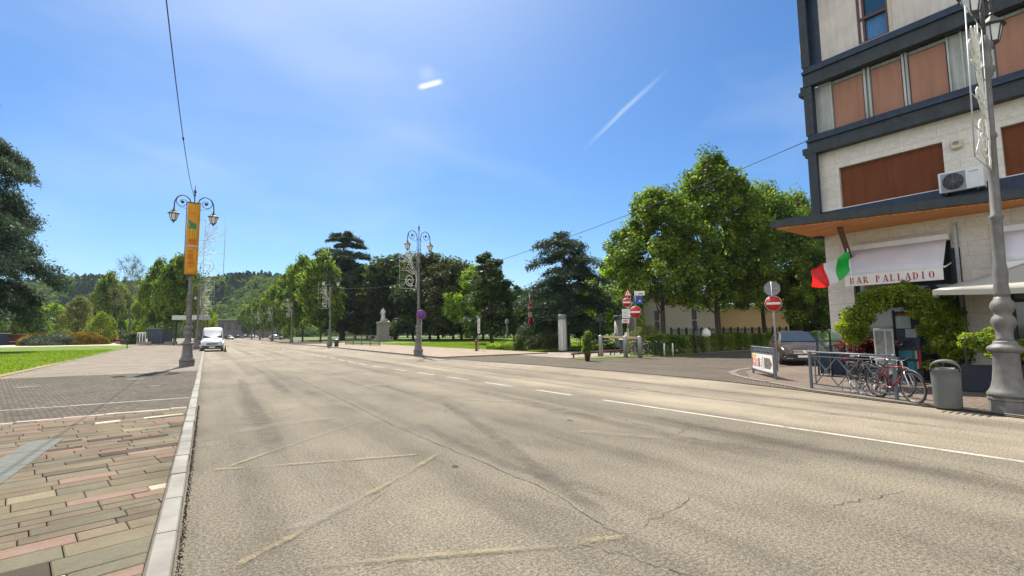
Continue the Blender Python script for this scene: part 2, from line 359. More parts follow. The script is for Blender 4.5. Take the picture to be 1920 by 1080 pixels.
def softmat(name, col, opac=.6, scale=3.0, cut=(.35, .6), grain=.5):
    m, nt, b = nm(name); out = nt.nodes['Material Output']; b.inputs['Roughness'].default_value = .88; b.inputs['Specular IOR Level'].default_value = .3
    c = ramp(nt, noise(nt, 38, 3, .8), [(.35, tuple(x*.6 for x in col)), (.5, col), (.64, tuple(min(1, x*1.5) for x in col))]); nt.links.new(c, b.inputs['Base Color'])
    at_ = N(nt, 'ShaderNodeAttribute', attribute_name='fade'); w = math_(nt, 'ADD', math_(nt, 'MULTIPLY', noise(nt, scale, 5, .7), 1-grain*.5), math_(nt, 'MULTIPLY', noise(nt, 60, 2, .8), grain*.5))
    w = math_(nt, 'MULTIPLY', w, at_.outputs['Fac']); f = math_(nt, 'MULTIPLY', ramp(nt, w, [(cut[0], (0, 0, 0)), (cut[1], (1, 1, 1))]), opac)
    t = N(nt, 'ShaderNodeBsdfTransparent'); ms = N(nt, 'ShaderNodeMixShader'); nt.links.new(f, ms.inputs[0]); nt.links.new(t.outputs[0], ms.inputs[1]); nt.links.new(b.outputs[0], ms.inputs[2]); nt.links.new(ms.outputs[0], out.inputs[0]); return m
# repaired trench seams, cracks and dark wheel tracks
M_DARK = worn_paint('bitumen_seam', (.035, .032, .028), .52, 5.0); 
def jag(a, b, n, amp, rng=random):
    a, b = Vector(a), Vector(b); d = (b-a); nr = Vector((-d.y, d.x)).normalized(); return [tuple(a+d*(i/n)+nr*rng.uniform(-amp, amp)) for i in range(n+1)]
cm = MB()
for a, b_, w, n, am in [((3.0, 20.6), (3.0, 11.3), .05, 24, .02), ((3.0, 11.3), (2.95, 8.7), .03, 12, .02), ((2.98, 8.7), (3.15, 4.1), .022, 24, .02), ((3.15, 4.1), (2.95, 3.0), .02, 10, .03),
                     ((3.0, 20.6), (7.2, 21.6), .04, 16, .03), ((3.0, 9.95), (6.2, 12.6), .02, 16, .06), ((4.3, 9.6), (5.2, 10.4), .03, 12, .05), ((6.4, 5.1), (6.9, 3.3), .018, 20, .06), ((6.6, 5.3), (7.6, 5.9), .02, 18, .06),
                     ((2.6, 3.1), (2.9, 2.3), .014, 14, .03), ((2.95, 3.0), (4.2, 3.3), .014, 18, .04), ((1.35, 4.9), (1.6, 5.15), .02, 5, .01), ((7.0, 8.9), (6.6, 5.6), .022, 26, .07), ((7.3, 9.5), (7.4, 4.2), .02, 36, .08), ((5.0, 2.4), (6.2, 2.2), .014, 16, .04), ((8.0, 3.2), (7.4, 1.2), .016, 18, .05)]:
    pts = jag(a, b_, n, am); rb = ribbon(pts, [w*random.uniform(.2, .85) for _ in pts], .006); cm.add(rb.v, rb.f)
for (x, y) in ((2.72, 5.7), (5.9, 7.3)):
    cm.prism([(x+.06*math.cos(t)*random.uniform(.6, 1), y+.07*math.sin(t)*random.uniform(.6, 1)) for t in [i*.63 for i in range(10)]], .001, .006)
struct('road_crack', cm, M_DARK)
softribbons('tyre_mark', [([(5.1, 11.8), (4.8, 10.4), (4.2, 7.6), (3.3, 4.2), (3.0, 2.4)], .5), ([(3.5, 9.6), (3.35, 7.3), (3.3, 5.3), (3.7, 3.0)], .4), ([(6.9, 15), (6.5, 9.5), (6.35, 6), (6.4, 1.5)], .9), ([(5.0, 17), (4.8, 12)], .4), ([(1.2, 24), (1.0, 14), (.9, 5)], .7), ([(7.6, 8), (7.3, 4), (7.4, 1)], .8), ([(2.1, 22), (2.0, 14)], .8), ([(10.2, 30), (10.5, 10), (10.6, 0)], .6), ([(11.6, 30), (11.9, 12), (12.0, 2)], .5)], softmat('tyre_track', (.095, .082, .064), .36, 3.5, (.30, .62)), .0012)
softribbons('road_patch', [([(.2, 9.7), (1.2, 10.2), (2.6, 10.3)], .7), ([(-.02, 8.8), (.25, 9.3)], .6), ([(.5, 4.6), (1.45, 5.15)], .4), ([(5.3, 11.4), (6.9, 9.2)], .5), ([(3.2, 21.6), (7.0, 23.2)], 1.4), ([(5.2, 6.8), (6.2, 5.0)], .5), ([(9.6, 26), (9.6, 6)], .8), ([(3.4, 15), (5.6, 16.2)], .9)], softmat('pale_patch', (.25, .22, .175), .5, 4.0, (.30, .62)), .0075)
Z0 = [(.0, 10.83), (3.01, 9.95), (.15, 7.25), (2.89, 6.40), (.17, 4.14), (2.98, 2.90)]
softribbons('bus_stop_zigzag_line', [(list(ab), .17) for ab in list(zip(Z0[:-1], Z0[1:])) + [((.1, 13.7), (2.8, 13.1)), ((2.8, 13.1), (.0, 10.83)), ((2.98, 2.9), (.2, .9))]], softmat('faded_yellow_paint', (.22, .19, .135), .33, 5.0, (.28, .62)), .0125)
softribbons('bus_stop_yellow_line', [(list(ab), w) for ab, w in [(((.05, 7.3), (.58, 7.14)), .19), (((.10, 7.15), (.95, 8.0)), .17), (((2.95, 6.52), (2.1, 5.75)), .2), (((2.95, 6.4), (1.3, 6.85)), .15), (((1.95, 5.6), (1.35, 5.12)), .2), (((2.4, 3.15), (1.0, 3.8)), .17), (((3.02, 2.95), (2.55, 3.15)), .2), (((.1, 4.1), (.9, 4.72)), .17), (((1.6, 6.78), (.8, 7.05)), .13)]], softmat('worn_yellow_paint', (.34, .27, .13), .6, 9.0, (.38, .70)), .0175)
# ---- left kerb: long granite stones with open joints
kb = MB(); y = -12.0; i = 0
while y < 300:
    L = 1.0 if y < 60 else 4.0; dx = random.uniform(-.006, .006); x0 = -.30 - .0010*max(0, y-20) if y < 120 else -.40
    kb.bbox(x0+dx, x0+.155+dx, y+.006, y+L-.006, -.1, .095+random.uniform(-.006, .006), .012); y += L
M_KERB = mat('kerb_granite', (.165, .152, .125), .75, var=.3, scale=2.0, bmp=.002)
struct('kerb', kb, M_KERB)
# soil and grit in the gutter
gt = MB(); rr = random.Random(5)
for i in range(2600):
    y = rr.uniform(2.2, 14)**1.0; x = -.13+abs(rr.gauss(0, .018)); s_ = rr.uniform(.004, .014)
    gt.add([(x, y, .001), (x+s_, y+s_*.3, .001), (x+s_*.4, y+s_, .001), (x+s_*.4, y+s_*.4, .001+s_*.8)], [(0, 1, 3), (1, 2, 3), (2, 0, 3)])
tag(gt.build('gutter_grit', mat('dark_grit', (.05, .045, .035), .95, var=.5, scale=40)), kind='stuff', label='dark soil and grit along the kerb')
# ---- left pavement: coursed flagstones near, cobbles beyond
def slab_mat():
    m, nt, b = nm('porphyry_flagstone'); a = N(nt, 'ShaderNodeAttribute', attribute_name='tone')
    c = ramp(nt, a.outputs['Fac'], [(0, (.06, .046, .034)), (.06, (.095, .073, .052)), (.15, (.128, .104, .070)), (.35, (.145, .122, .080)), (.5, (.125, .112, .078)), (.62, (.155, .124, .084)), (.72, (.185, .115, .083)), (.78, (.14, .106, .073)), (.88, (.19, .13, .098)), (.95, (.20, .168, .11)), (.975, (.40, .36, .27))], 'CONSTANT')
    c = mixc(nt, .6, c, ramp(nt, noise(nt, 2.2, 5, .65), [(.3, (.74, .73, .71)), (.55, (1, 1, 1)), (.75, (1.15, 1.12, 1.08))]), 'MULTIPLY')
    c = mixc(nt, .5, c, ramp(nt, noise(nt, 45, 3, .7), [(.3, (.7, .7, .7)), (.6, (1.15, 1.15, 1.15))]), 'MULTIPLY')
    c = mixc(nt, .8, c, ramp(nt, noise(nt, .8, 6, .7, dist=.6), [(.34, (.66, .63, .59)), (.5, (.96, .95, .93)), (.66, (1.15, 1.14, 1.1))]), 'MULTIPLY')
    nt.links.new(c, b.inputs['Base Color']); b.inputs['Roughness'].default_value = .9; b.inputs['Specular IOR Level'].default_value = .15; bump(nt, b, noise(nt, 25, 4, .7), .006, .5); return m
def tone_obj(o, tones):
    at_ = o.data.attributes.new('tone', 'FLOAT', 'FACE'); at_.data.foreach_set('value', np.asarray(tones, dtype=np.float32))
mb = sheet([(-60, -30), (-.28, -30), (-.28, 330), (-60, 330)], .055); struct('pavement_bed', mb, mat('mortar_bed', (.10, .085, .062), .95, var=.25, scale=9, bmp=.003))
sb = MB(); tones = []; rs = random.Random(11)
ang = R(13.5); ca, sa = math.cos(ang), math.sin(ang)
PX0, PX1, PY0, PY1 = -9.0, -.315, -4.0, 13.2
def clipx(poly, x, keep_less):
    out = []
    for i, p in enumerate(poly):
        q = poly[(i+1) % len(poly)]; ip = (p[0] <= x) == keep_less or p[0] == x; iq = (q[0] <= x) == keep_less or q[0] == x
        if ip: out.append(p)
        if ip != iq: t = (x-p[0])/(q[0]-p[0]); out.append((x, p[1]+t*(q[1]-p[1])))
    return out
v = -8.0
STRIP = lambda x, y: -2.42 < x - (y-7.5)*(-.13) < -2.0
while v < 22:
    hgt = rs.choice([.14, .17, .2, .2, .24, .3, .34]); u = -16 + rs.random()
    while u < 6:
        wd = rs.uniform(.28, .75)*(1.15 if hgt > .25 else .9); g = .004
        poly = [(u+g, v+g), (u+wd-g, v+g), (u+wd-g, v+hgt-g), (u+g, v+hgt-g)]
        poly = [(x*ca - y*sa, x*sa + y*ca) for x, y in poly]
        cx = sum(p[0] for p in poly)/4; cy = sum(p[1] for p in poly)/4; u += wd
        if cx < PX0 or cy < PY0 or cy > PY1 + .12*(cx): continue
        if all(p[0] > PX1 for p in poly): continue
        if any(p[0] > PX1 for p in poly): poly = clipx(poly, PX1, True)
        if len(poly) < 3: continue
        z = .092 + rs.uniform(-.003, .003); mb = MB(); cx = sum(p[0] for p in poly)/len(poly); cy = sum(p[1] for p in poly)/len(poly)
        inner = [(cx+(x-cx)*(1-.008/max(.05, abs(x-cx))*1) if abs(x-cx) > .02 else x, cy+(y_-cy)*(1-.008/max(.05, abs(y_-cy))) if abs(y_-cy) > .02 else y_) for x, y_ in poly]
        n = len(poly); base = len(sb.v)
        sb.add([(x, y_, .05) for x, y_ in poly] + [(x, y_, z-.006) for x, y_ in poly] + [(x, y_, z) for x, y_ in inner],
               [(i, (i+1) % n, n+(i+1) % n, n+i) for i in range(n)] + [(n+i, n+(i+1) % n, 2*n+(i+1) % n, 2*n+i) for i in range(n)] + [tuple(2*n+i for i in range(n))])
        t = rs.random(); t = t if t > .03 else .0
        if t > .97 and hgt > .22: t = .5
        tones += [t*.999]*(2*n+1)
    v += hgt
o = struct('pavement_slabs', sb, slab_mat()); tone_obj(o, tones)
st = MB(); y = -6.0
while y < 10.2:
    st.bbox(-2.26, -1.86, y, y+.9, .03, .1005, .006); y += .91
struct('pavement_strip', st, mat('grey_granite_strip', (.12, .125, .108), .85, var=.15, scale=8, spec=.15, bmp=.002))
def cobble(name, cols, bs=.11, bh=.11, mortar=(.09, .08, .065), rot=0.0, offs=.5, squash=1.0, msz=.012, far=(1, 1, 1)):
    m, nt, b = nm(name); c0 = N(nt, 'ShaderNodeTexCoord'); mpn = N(nt, 'ShaderNodeMapping'); mpn.inputs['Rotation'].default_value = (0, 0, rot); nt.links.new(c0.outputs['Object'], mpn.inputs[0])
    br = N(nt, 'ShaderNodeTexBrick', offset=offs, squash=squash); br.inputs['Scale'].default_value = 1; br.inputs['Brick Width'].default_value = bs; br.inputs['Row Height'].default_value = bh
    br.inputs['Mortar Size'].default_value = msz; br.inputs['Mortar Smooth'].default_value = .3; br.inputs['Color1'].default_value = (*cols[0], 1); br.inputs['Color2'].default_value = (*cols[1], 1); br.inputs['Mortar'].default_value = (*mortar, 1); br.inputs['Bias'].default_value = 0
    dn = N(nt, 'ShaderNodeVectorMath', operation='ADD'); ns = N(nt, 'ShaderNodeTexNoise'); ns.inputs['Scale'].default_value = 3; sc = N(nt, 'ShaderNodeVectorMath', operation='SCALE'); sc.inputs[3].default_value = .05
    nt.links.new(mpn.outputs[0], dn.inputs[0]); nt.links.new(mpn.outputs[0], ns.inputs[0]); nt.links.new(ns.outputs['Color'], sc.inputs[0]); nt.links.new(sc.outputs[0], dn.inputs[1]); nt.links.new(dn.outputs[0], br.inputs['Vector'])
    c = mixc(nt, .75, br.outputs['Color'], ramp(nt, noise(nt, .5, 5, .65), [(.3, (.72, .71, .70)), (.55, (1, 1, 1)), (.75, (1.18, 1.15, 1.1))]), 'MULTIPLY')
    c = mixc(nt, .6, c, ramp(nt, noise(nt, 9, 4, .7), [(.3, (.7, .69, .68)), (.6, (1.15, 1.14, 1.12))]), 'MULTIPLY')
    nt.links.new(c, b.inputs['Base Color']); b.inputs['Roughness'].default_value = .92; b.inputs['Specular IOR Level'].default_value = .15
    bump(nt, b, math_(nt, 'ADD', math_(nt, 'MULTIPLY', br.outputs['Fac'], -1.0), math_(nt, 'MULTIPLY', noise(nt, 20, 3), .5)), .012, .8); return m
struct('cobbled_pavement', sheet([(-60, 11.8), (-9, 12.3), (-.31, 13.3), (-.31, 26.2), (-7.1, 26.9), (-60, 27)], .088), cobble('grey_cobbles', ((.072, .062, .046), (.135, .115, .088)), rot=.2, msz=.012, mortar=(.055, .047, .035)))
struct('promenade', sheet([(-60, 27.0), (-7.1, 26.9), (-.31, 26.2), (-.45, 330), (-60, 330)], .089), cobble('beige_flags', ((.17, .146, .114), (.235, .20, .158)), .5, .28, mortar=(.14, .12, .09), rot=.18, msz=.02))
ed = MB(); x = -9.0; rs = random.Random(3)
while x < -.35:
    w = rs.uniform(.5, 1.1); ed.bbox(x, min(-.33, x+w-.01), -.09, .09, .04, .096, .006, Matrix.Translation((0, 13.25+.11*x+.04, 0))); x += w
x = -12.0
while x < -.35:
    w = rs.uniform(.5, 1.1); ed.bbox(x, min(-.33, x+w-.01), -.05, .05, .04, .094, .006, Matrix.Translation((0, 15.2-.5*0+(x+.4)*-.35*0+.0, 0))); x += w
struct('pavement_edging', ed, mat('edging_stone', (.25, .22, .17), .75, var=.25, scale=2))
mh = MB(); mh.lathe([(.0, .089), (.33, .089), (.33, .095), (.30, .095), (.29, .092), (0, .092)], 28, (-4.9, 21.8, 0)); mh.lathe([(.0, .089), (.3, .089), (.3, .095), (.27, .095), (0, .092)], 28, (-2.2, 22.9, 0)); mh.lathe([(.0, .089), (.22, .089), (.22, .095), (0, .093)], 20, (-1.4, 19.3, 0))
struct('manhole_cover', mh, mat('cast_iron', (.05, .045, .04), .7, var=.3, scale=20))
# ---- lawns
def grass(name, a=(.065, .11, .012), b_=(.11, .17, .018), c_=(.19, .21, .045), dry=None):
    m, nt, b = nm(name); f = noise(nt, .35, 6, .65); c = ramp(nt, f, [(.3, a), (.55, b_), (.78, c_)])
    c = mixc(nt, .7, c, ramp(nt, noise(nt, 9, 5, .75), [(.3, (.55, .6, .5)), (.6, (1.2, 1.2, 1.1))]), 'MULTIPLY')
    if dry:
        g = N(nt, 'ShaderNodeNewGeometry'); sp = N(nt, 'ShaderNodeSeparateXYZ'); nt.links.new(g.outputs['Position'], sp.inputs[0])
        e = math_(nt, 'ADD', math_(nt, 'ADD', sp.outputs[0], math_(nt, 'MULTIPLY', sp.outputs[1], .035)), math_(nt, 'MULTIPLY', noise(nt, .7, 4), 2.6))
        e = math_(nt, 'SUBTRACT', e, math_(nt, 'MULTIPLY', math_(nt, 'MAXIMUM', 0.0, math_(nt, 'SUBTRACT', sp.outputs[1], 36.0)), .09))
        c = mixc(nt, ramp(nt, math_(nt, 'ADD', math_(nt, 'MULTIPLY', e, .2), 1.5), [(.28, (0, 0, 0)), (.48, (1, 1, 1))]), c, (.27, .21, .11))
    nt.links.new(c, b.inputs['Base Color']); b.inputs['Roughness'].default_value = .9; b.inputs['Specular IOR Level'].default_value = .15
    bump(nt, b, noise(nt, 30, 4, .8), .04, .9); return m
M_GR = grass('mown_grass', dry=True); M_GR2 = grass('park_grass')
def blades(poly, n, h, seed, name, label, z=.1, m=None):
    """blades of grass scattered over a convex polygon, thickest near the viewer"""
    rng = np.random.default_rng(seed); P = np.array(poly); lo = P.min(0); hi = P.max(0)
    q = rng.random((n*3, 2)); q[:, 1] = q[:, 1]**1.8; q = lo + q*(hi-lo)
    ok = np.ones(len(q), bool)
    for i in range(len(P)):
        a = P[i]; b = P[(i+1) % len(P)]; ok &= ((b[0]-a[0])*(q[:, 1]-a[1])-(b[1]-a[1])*(q[:, 0]-a[0])) > 0
    q = q[ok][:n]; k = len(q); an = rng.random(k)*6.283; w = .012+.02*rng.random(k)*(1+q[:, 1]/60); hh = h*(.5+rng.random(k)); ln = rng.normal(0, .03, (k, 2))
    d = np.stack([np.cos(an)*w, np.sin(an)*w, np.zeros(k)], 1); b0 = np.concatenate([q, np.full((k, 1), z)], 1)
    V = np.stack([b0-d, b0+d, b0+np.concatenate([ln, hh[:, None]], 1)], 1).reshape(-1, 3)
    return tri_mesh(name, V, np.arange(k*3).reshape(-1, 3), rng.random(k), m or leafmat('grass_blade', (.10, .16, .010), (.17, .25, .018), (.27, .32, .05), .5), None)
def tri_mesh(name, V, F, tone, m, parent, smooth=False):
    me = bpy.data.meshes.new(name); k = F.shape[1]; nf = len(F)
    me.vertices.add(len(V)); me.vertices.foreach_set('co', np.asarray(V, np.float32).ravel())
    me.loops.add(nf*k); me.loops.foreach_set('vertex_index', F.astype(np.int32).ravel())
    me.polygons.add(nf); me.polygons.foreach_set('loop_start', np.arange(0, nf*k, k, dtype=np.int32)); 
    try: me.polygons.foreach_set('loop_total', np.full(nf, k, np.int32))
    except Exception: pass
    me.update(calc_edges=True)
    a = me.attributes.new('tone', 'FLOAT', 'FACE'); a.data.foreach_set('value', np.asarray(tone, np.float32))
    if smooth: me.polygons.foreach_set('use_smooth', np.ones(nf, bool))
    me.materials.append(m); o = bpy.data.objects.new(name, me); S.collection.objects.link(o)
    if parent: o.parent = parent
    return o
lawnL = [(-60, 26), (-7.0, 26.5), (-7.3, 36), (-7.9, 48), (-8.9, 75), (-10.2, 104), (-16, 112), (-60, 112)]
struct('left_lawn', sheet(lawnL, .11), M_GR)
lawnR = [(22.0, 31.2), (200, 31.2), (200, 160), (20.5, 160), (20.7, 90), (21.3, 41)]
struct('park_lawn', sheet(lawnR, .12), M_GR2)
tag(blades([(-22, 26.5), (-7.1, 26.5), (-7.4, 37), (-8.1, 50), (-8.9, 75), (-30, 75)], 60000, .07, 3, 'grass_blades', '', .11), 'short green grass covering the left lawn', kind='stuff')
tag(blades([(22.1, 31.3), (40, 31.3), (44, 70), (21.2, 70), (21.4, 41)], 50000, .08, 4, 'park_grass_blades', '', .12), 'bright mown grass of the park lawn', kind='stuff')
# ---- right side: pavement beyond the side street, apron of setts before it
rp = MB(); rp.box(12.95, 21.6, 29.2, 300, -.1, .1); struct('right_pavement', rp, cobble('pink_flags', ((.26, .205, .155), (.30, .24, .185)), .45, .3, mortar=(.18, .15, .11), rot=.3, msz=.015))
k2 = MB(); y = 29.2
while y < 300:
    L = 1.2 if y < 90 else 5; k2.bbox(12.80, 12.945, y+.006, y+L-.006, -.1, .115, .012); y += L
struct('right_kerb', k2, M_KERB)
edge = [(12.5, -30), (12.65, 2.6), (13.1, 5), (13.7, 7), (14.2, 9.5), (14.4, 13.5), (14.1, 19), (13.4, 25), (12.95, 29.2)]
ap = sheet(edge + [(21.6, 29.2), (21.9, 31.2), (60, 31.2), (60, 21.6), (18, 21.6), (18, 12), (60, 12), (60, -30)], .02)
M_SET = cobble('brown_setts', ((.10, .082, .06), (.145, .12, .09)), .12, .11, mortar=(.075, .065, .05), rot=.55, msz=.02)
struct('sett_apron', MB().add([(x, y, .02) for x, y in edge] + [(19, 29.2, .02), (19, -30, .02)], [tuple(range(len(edge)+2))]), M_SET)
struct('side_street', sheet([(18.6, 11.4), (80, 11.4), (80, 21.6), (18.6, 21.6)], .026), cobble('street_setts', ((.095, .078, .06), (.13, .108, .082)), .12, .11, mortar=(.06, .05, .04), rot=.3, msz=.012))
struct('plaza_paving', sheet([(19, 21.6), (90, 21.6), (90, 31.2), (19, 31.2)], .022), cobble('plaza_setts', ((.25, .21, .18), (.3, .26, .22)), .4, .3, rot=.1, mortar=(.15, .13, .11)))
struct('bar_forecourt', sheet([(13.05, -10), (60, -10), (60, 11.4), (18.2, 11.4), (15.6, 9.6), (14.1, 7.2), (13.3, 4.9)], .03), cobble('forecourt_setts', ((.17, .125, .10), (.22, .165, .135)), .12, .11, mortar=(.09, .075, .06), rot=.1, msz=.014))
es = MB(); pts = [(15.0, 8.7), (15.5, 9.6), (16.2, 10.5), (17.1, 11.3), (18.3, 11.8), (19.6, 12.05)]
rb = ribbon([(12.85, 2.5), (13.25, 4.8), (13.9, 6.8), (14.9, 8.6)], .22, .036); es.add(rb.v, rb.f); rb = ribbon(pts, .24, .036); es.add(rb.v, rb.f)
struct('forecourt_edging', es, mat('pale_edging', (.135, .115, .09), .8, var=.25, scale=3))
gi = sheet([(18.4, 21.9), (28, 20.6), (28.4, 22.2), (18.7, 23.3)], .05); struct('verge', gi, M_GR2)
dr = MB()
for k in range(7): dr.box(-.02, .02, -.12, .12, .0, .006, Matrix.Translation((12.5+.0*k, 3.0+k*.11-.0, 0)) @ Matrix.Rotation(1.57, 4, 'Z'))
struct('gully_grate', dr, mat('gully_iron', (.03, .028, .025), .8))
# far ground
struct('far_promenade', sheet([(-60, 112), (-16, 112), (-10.2, 104), (-9, 118), (-9, 150), (-60, 150)], .092), mat('pink_gravel', (.42, .33, .28), .9, var=.15, scale=1))
# ================================================================ VEGETATION
def cards(C, n_per, rad, size, rng, flat=.8, upb=.5, tone_c=None, aspect=.55, tone_var=.22):
    k = len(C)*n_per; c = np.repeat(C, n_per, 0); rad = np.repeat(np.broadcast_to(rad, (len(C),)), n_per)[:, None]
    g = rng.normal(size=(k, 3)); g /= np.linalg.norm(g, axis=1)[:, None]; g *= (rng.random((k, 1))**.45)
    c = c + g*rad*np.array([1, 1, flat])
    nrm = rng.normal(size=(k, 3)); nrm[:, 2] = np.abs(nrm[:, 2]) + upb; nrm += g*.5; nrm /= np.linalg.norm(nrm, axis=1)[:, None]
    a = np.cross(nrm, rng.normal(size=(k, 3))); a /= np.linalg.norm(a, axis=1)[:, None]; b = np.cross(nrm, a)
    s = size*(.6+.8*rng.random((k, 1))); V = np.stack([c-a*s, c+b*s*aspect-nrm*s*.12, c+a*s, c-b*s*aspect-nrm*s*.12], 1).reshape(-1, 3)
    tc_ = rng.random(len(C)) if tone_c is None else tone_c
    t = np.clip(np.repeat(tc_, n_per)*.6+.2+rng.normal(0, tone_var, k), 0, 1)
    return V, t
def quads(V): return np.arange(len(V)).reshape(-1, 4)
M_BARK = mat('bark', (.06, .048, .036), .95, var=.4, scale=5, bmp=.02); M_BARKG = mat('grey_bark', (.10, .09, .075), .95, var=.35, scale=5, bmp=.02)
L_BRIGHT = leafmat('leaf_bright', (.12, .19, .012), (.22, .32, .02), (.36, .44, .05), .5)
L_MID = leafmat('leaf_mid', (.036, .072, .014), (.10, .165, .022), (.33, .40, .06), .48)
L_DARK = leafmat('leaf_dark', (.024, .042, .014), (.05, .08, .024), (.12, .15, .045), .35)
L_CEDAR = leafmat('needle_cedar', (.026, .048, .030), (.06, .095, .052), (.13, .17, .085), .25, (1.1, 1.15, .8))
L_OLIVE = leafmat('leaf_olive', (.08, .10, .02), (.17, .19, .045), (.27, .27, .09), .35)
L_YEL = leafmat('leaf_yellowgreen', (.10, .15, .012), (.2, .27, .02), (.33, .38, .04), .42)
L_RUST = leafmat('leaf_rust', (.032, .044, .016), (.066, .08, .026), (.12, .13, .042), .3)
L_RED = leafmat('leaf_red', (.06, .008, .010), (.15, .02, .022), (.28, .06, .05), .3, (1.3, .9, .8))
L_GREY = leafmat('leaf_grey', (.05, .075, .045), (.10, .135, .085), (.17, .20, .13), .2, (1.1, 1.1, .8))
L_GOLD = leafmat('leaf_gold', (.12, .10, .01), (.26, .19, .02), (.42, .30, .03), .3, (1.2, 1.0, .5))
def decid(name, H, Rad, seed, leaf, n_cl=150, n_per=170, size=.15, base=.2, prof=None, bark=None, crad=.11, limbs=8, sparse=0, lean=0):
    rng = np.random.default_rng(seed); rnd = random.Random(seed); root = empty(name)
    prof = prof or (lambda t: max(.12, math.sin(math.pi*min(1, (t*.92+.10)))**.6)*(1-.25*t))
    lump = [(rnd.uniform(0, 6.28), rnd.uniform(0, 1), rnd.uniform(-.42, .34)) for _ in range(16)]
    def rad_at(t, az):
        r = prof(t)*Rad
        for la, lt, lv in lump: r *= 1+lv*math.exp(-((math.atan2(math.sin(az-la), math.cos(az-la)))**2/.28+(t-lt)**2/.018))
        return r
    C = []
    while len(C) < n_cl:
        t = rnd.random()**.9; az = rnd.uniform(0, 6.283); q = rnd.random()**.42
        r = rad_at(t, az)*q; z = H*(base+(1-base)*t*.97) + rnd.gauss(0, .02*H)*(t > .3)
        C.append((r*math.cos(az), r*math.sin(az), z))
    C = np.array(C)
    # trunk and limbs
    mb = MB(); rt_ = H*.011+.045; pts = [(0, 0, -.1), (0, 0, .15), (rnd.uniform(-.1, .1), rnd.uniform(-.1, .1), H*base*.6), (rnd.uniform(-.2, .2), rnd.uniform(-.2, .2), H*.4), (rnd.uniform(-.3, .3), rnd.uniform(-.3, .3), H*.62), (0, 0, H*.88)]
    mb.tube(pts, [rt_*1.5, rt_*1.15, rt_, rt_*.72, rt_*.4, rt_*.1], 10)
    def trunk_at(z):
        for a, b in zip(pts[:-1], pts[1:]):
            if z <= b[2]: f = (z-a[2])/(b[2]-a[2]); return Vector(a).lerp(Vector(b), max(0, f))
        return Vector(pts[-1])
    LP = []
    for i in range(limbs):
        az = i*2.4+rnd.uniform(-.4, .4); z0 = H*(base*.75+.32*i/limbs); p0 = trunk_at(z0); tt = min(.95, (.25+.7*i/limbs)); r = rad_at(tt*.8, az)*.72; z1 = H*(base+(1-base)*tt)
        p3 = Vector((r*math.cos(az), r*math.sin(az), z1)); p1 = p0.lerp(p3, .35)+Vector((0, 0, -.04*H+rnd.uniform(-.1, .1))); p2 = p0.lerp(p3, .7)+Vector((rnd.uniform(-.2, .2), rnd.uniform(-.2, .2), -.02*H))
        mb.tube([p0, p1, p2, p3], [rt_*.42, rt_*.3, rt_*.2, rt_*.07], 6); LP += [p1, p2, p3, (p1+p2)/2]
    LP += [trunk_at(H*f) for f in (.4, .5, .6, .7, .8)]
    for i, c in enumerate(C):
        if i % 2 and not sparse: continue
        c = Vector(c); p = min(LP, key=lambda q: (q-c).length + max(0, q.z-c.z)*1.0)
        m_ = p.lerp(c, .5)+Vector((rnd.uniform(-.15, .15), rnd.uniform(-.15, .15), -.12)); mb.tube([p, m_, c], [rt_*.12, rt_*.07, rt_*.02], 4, False)
        if sparse:
            for _ in range(sparse):
                e = c+Vector((rnd.gauss(0, .6), rnd.gauss(0, .6), rnd.gauss(.3, .5))); mb.tube([c, c.lerp(e, .5)+Vector((0, 0, .08)), e], [.03, .02, .008], 3, False)
    mb.build('trunk', bark or M_BARK, root)
    V, t = cards(C, n_per, crad*Rad*(.5+1.0*rng.random(len(C))**1.5)*1.5, size, rng, 1.0)
    tri_mesh('crown', V, quads(V), t, leaf, root); return root
